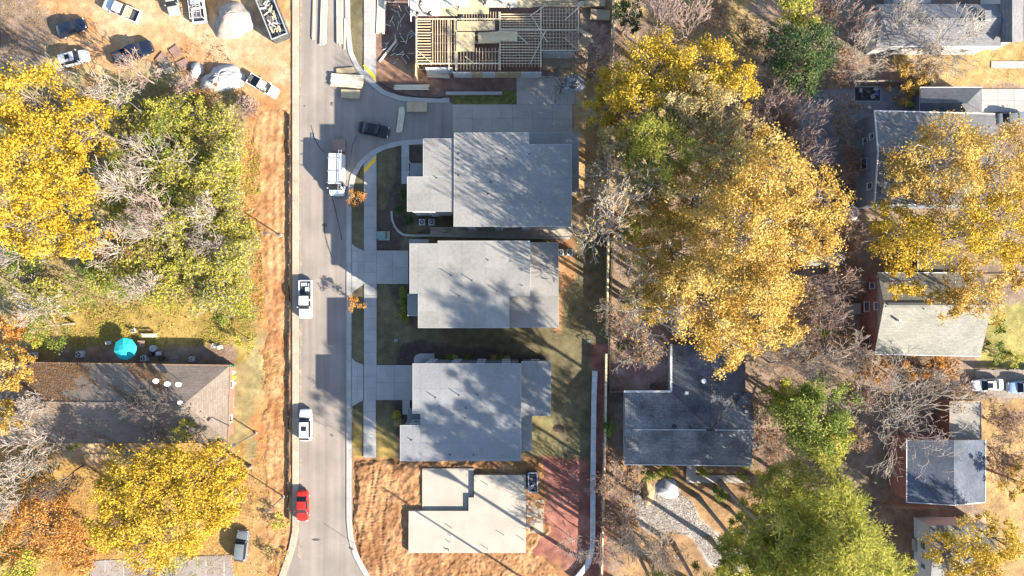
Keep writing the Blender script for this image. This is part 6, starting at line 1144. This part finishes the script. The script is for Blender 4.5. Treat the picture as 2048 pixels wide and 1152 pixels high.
# clods of clay on the bare building plot, stones of the gravel bed
def stones(name, label, cat, poly, n, s0, s1, mat, z=.0):
    w_ = np.array([P(*p)[:2] for p in poly]); q = rng.uniform(w_.min(0), w_.max(0), (n*3, 2)); q = q[sdf([tuple(a) for a in w_], q[:, 0], q[:, 1]) > 0][:n]; n = len(q)
    oc = np.array([[1, 0, 0], [-1, 0, 0], [0, 1, 0], [0, -1, 0], [0, 0, 1], [0, 0, -1]], float); s = rng.uniform(s0, s1, n)**1.0
    V = (q[:, None].repeat(6, 1)); V = np.concatenate([V, np.full((n, 6, 1), z)], 2)+oc[None]*s[:, None, None]*rng.uniform(.6, 1.3, (n, 6, 1)); F0 = np.array([[0, 2, 4], [2, 1, 4], [1, 3, 4], [3, 0, 4], [2, 0, 5], [1, 2, 5], [3, 1, 5], [0, 3, 5]])
    O(name, mesh_np(name, V.reshape(-1, 3), (F0[None]+(np.arange(n)*6)[:, None, None]).reshape(-1, 3), mat), None, label=label, cat=cat, kind='stuff')
stones('clay_clods', 'clods of orange clay on the bare building plot', 'soil', [(705,930),(835,930),(840,1000),(810,1020),(810,1110),(1100,1120),(1080,1150),(730,1150),(705,1060)], 2600, .01, .06, M('orange_clods', (.27, .155, .065), 1, .25, 1, 8), -.04)
stones('strip_clods', 'small clods on the bare strip west of the street', 'soil', [(510,240),(572,240),(574,1000),(525,1000)], 2500, .01, .05, MATS['orange_clods'], -.04)
stones('gravel_bed', 'pale stones of the round gravel bed', 'gravel', [(1272,1015),(1302,985),(1335,965),(1385,1005),(1400,1040),(1450,1085),(1480,1145),(1420,1125),(1385,1072),(1310,1066)], 6000, .02, .07, M('pale_stones', (.26, .24, .22), .95, .3, 3, 10), -.02)

bq = [(1560, 250, 'below the greyish bare tree under the magnolia'),(1610, 290, 'left of the bright blue tarp'),(1680, 335, 'beside the deck stairs of the slate house'),(1500, 250, 'below the third yellow tree of the top row'),(1625, 600, 'left of the wooden landing, farther out'),(1685, 560, 'at the upper corner of the brick wall'),(1600, 655, 'between the golden grove and the lime shrub'),(1610, 705, 'above the pale green tree'),(1690, 685, 'below the wooden landing'),(1740, 790, 'left of the great pale bare tree'),(1715, 865, 'between the rounded green tree and the great bare tree'),(1540, 810, 'at the east eave of the streaked roof'),(1530, 890, 'beside the stoop of the streaked-roof house'),(1690, 225, 'at the left rim of the stone patio'),(1680, 130, 'between the magnolia and the fence above the patio'),(1640, 40, 'above the magnolia at its right'),(1500, 70, 'on the leafy slope left of the magnolia'),(1440, 35, 'at the top edge right of the pinkish bare trees'),(1240, 640, 'at the old fence level with the back lawn'),(1285, 705, 'in the shaded pink yard'),(1230, 960, 'at the timber fence beside the earth bank'),(1240, 1040, 'at the timber fence below the earth bank'),(1345, 1115, 'at the bottom edge below the gravel bed'),(1690, 480, 'right of the garden shed roof'),(1695, 445, 'beside the round grey tank'),(1900, 775, 'between the great bare tree and the white sedan'),(2010, 850, 'below the parked sedans at right'),(2015, 905, 'right of the navy roof'),(1200, 120, 'between slanted boards and timber fence'),(1230, 245, 'at the fence beside the concrete driveway'),(1860, 110, 'on the lawn below the white south wall')]
for i, (u, v, l) in enumerate(bq): bare('leafless twiggy thicket '+l, u, v, 34+(i*7) % 16, 4+(i*5) % 4, (BARKR, BARKP, BARKR)[i % 3], 6, name='leafless_thicket', cat='bush', group='leafless thickets in the right yards', stems=4, first=4, twig=.022, leafk='brown', nleaf=.3)
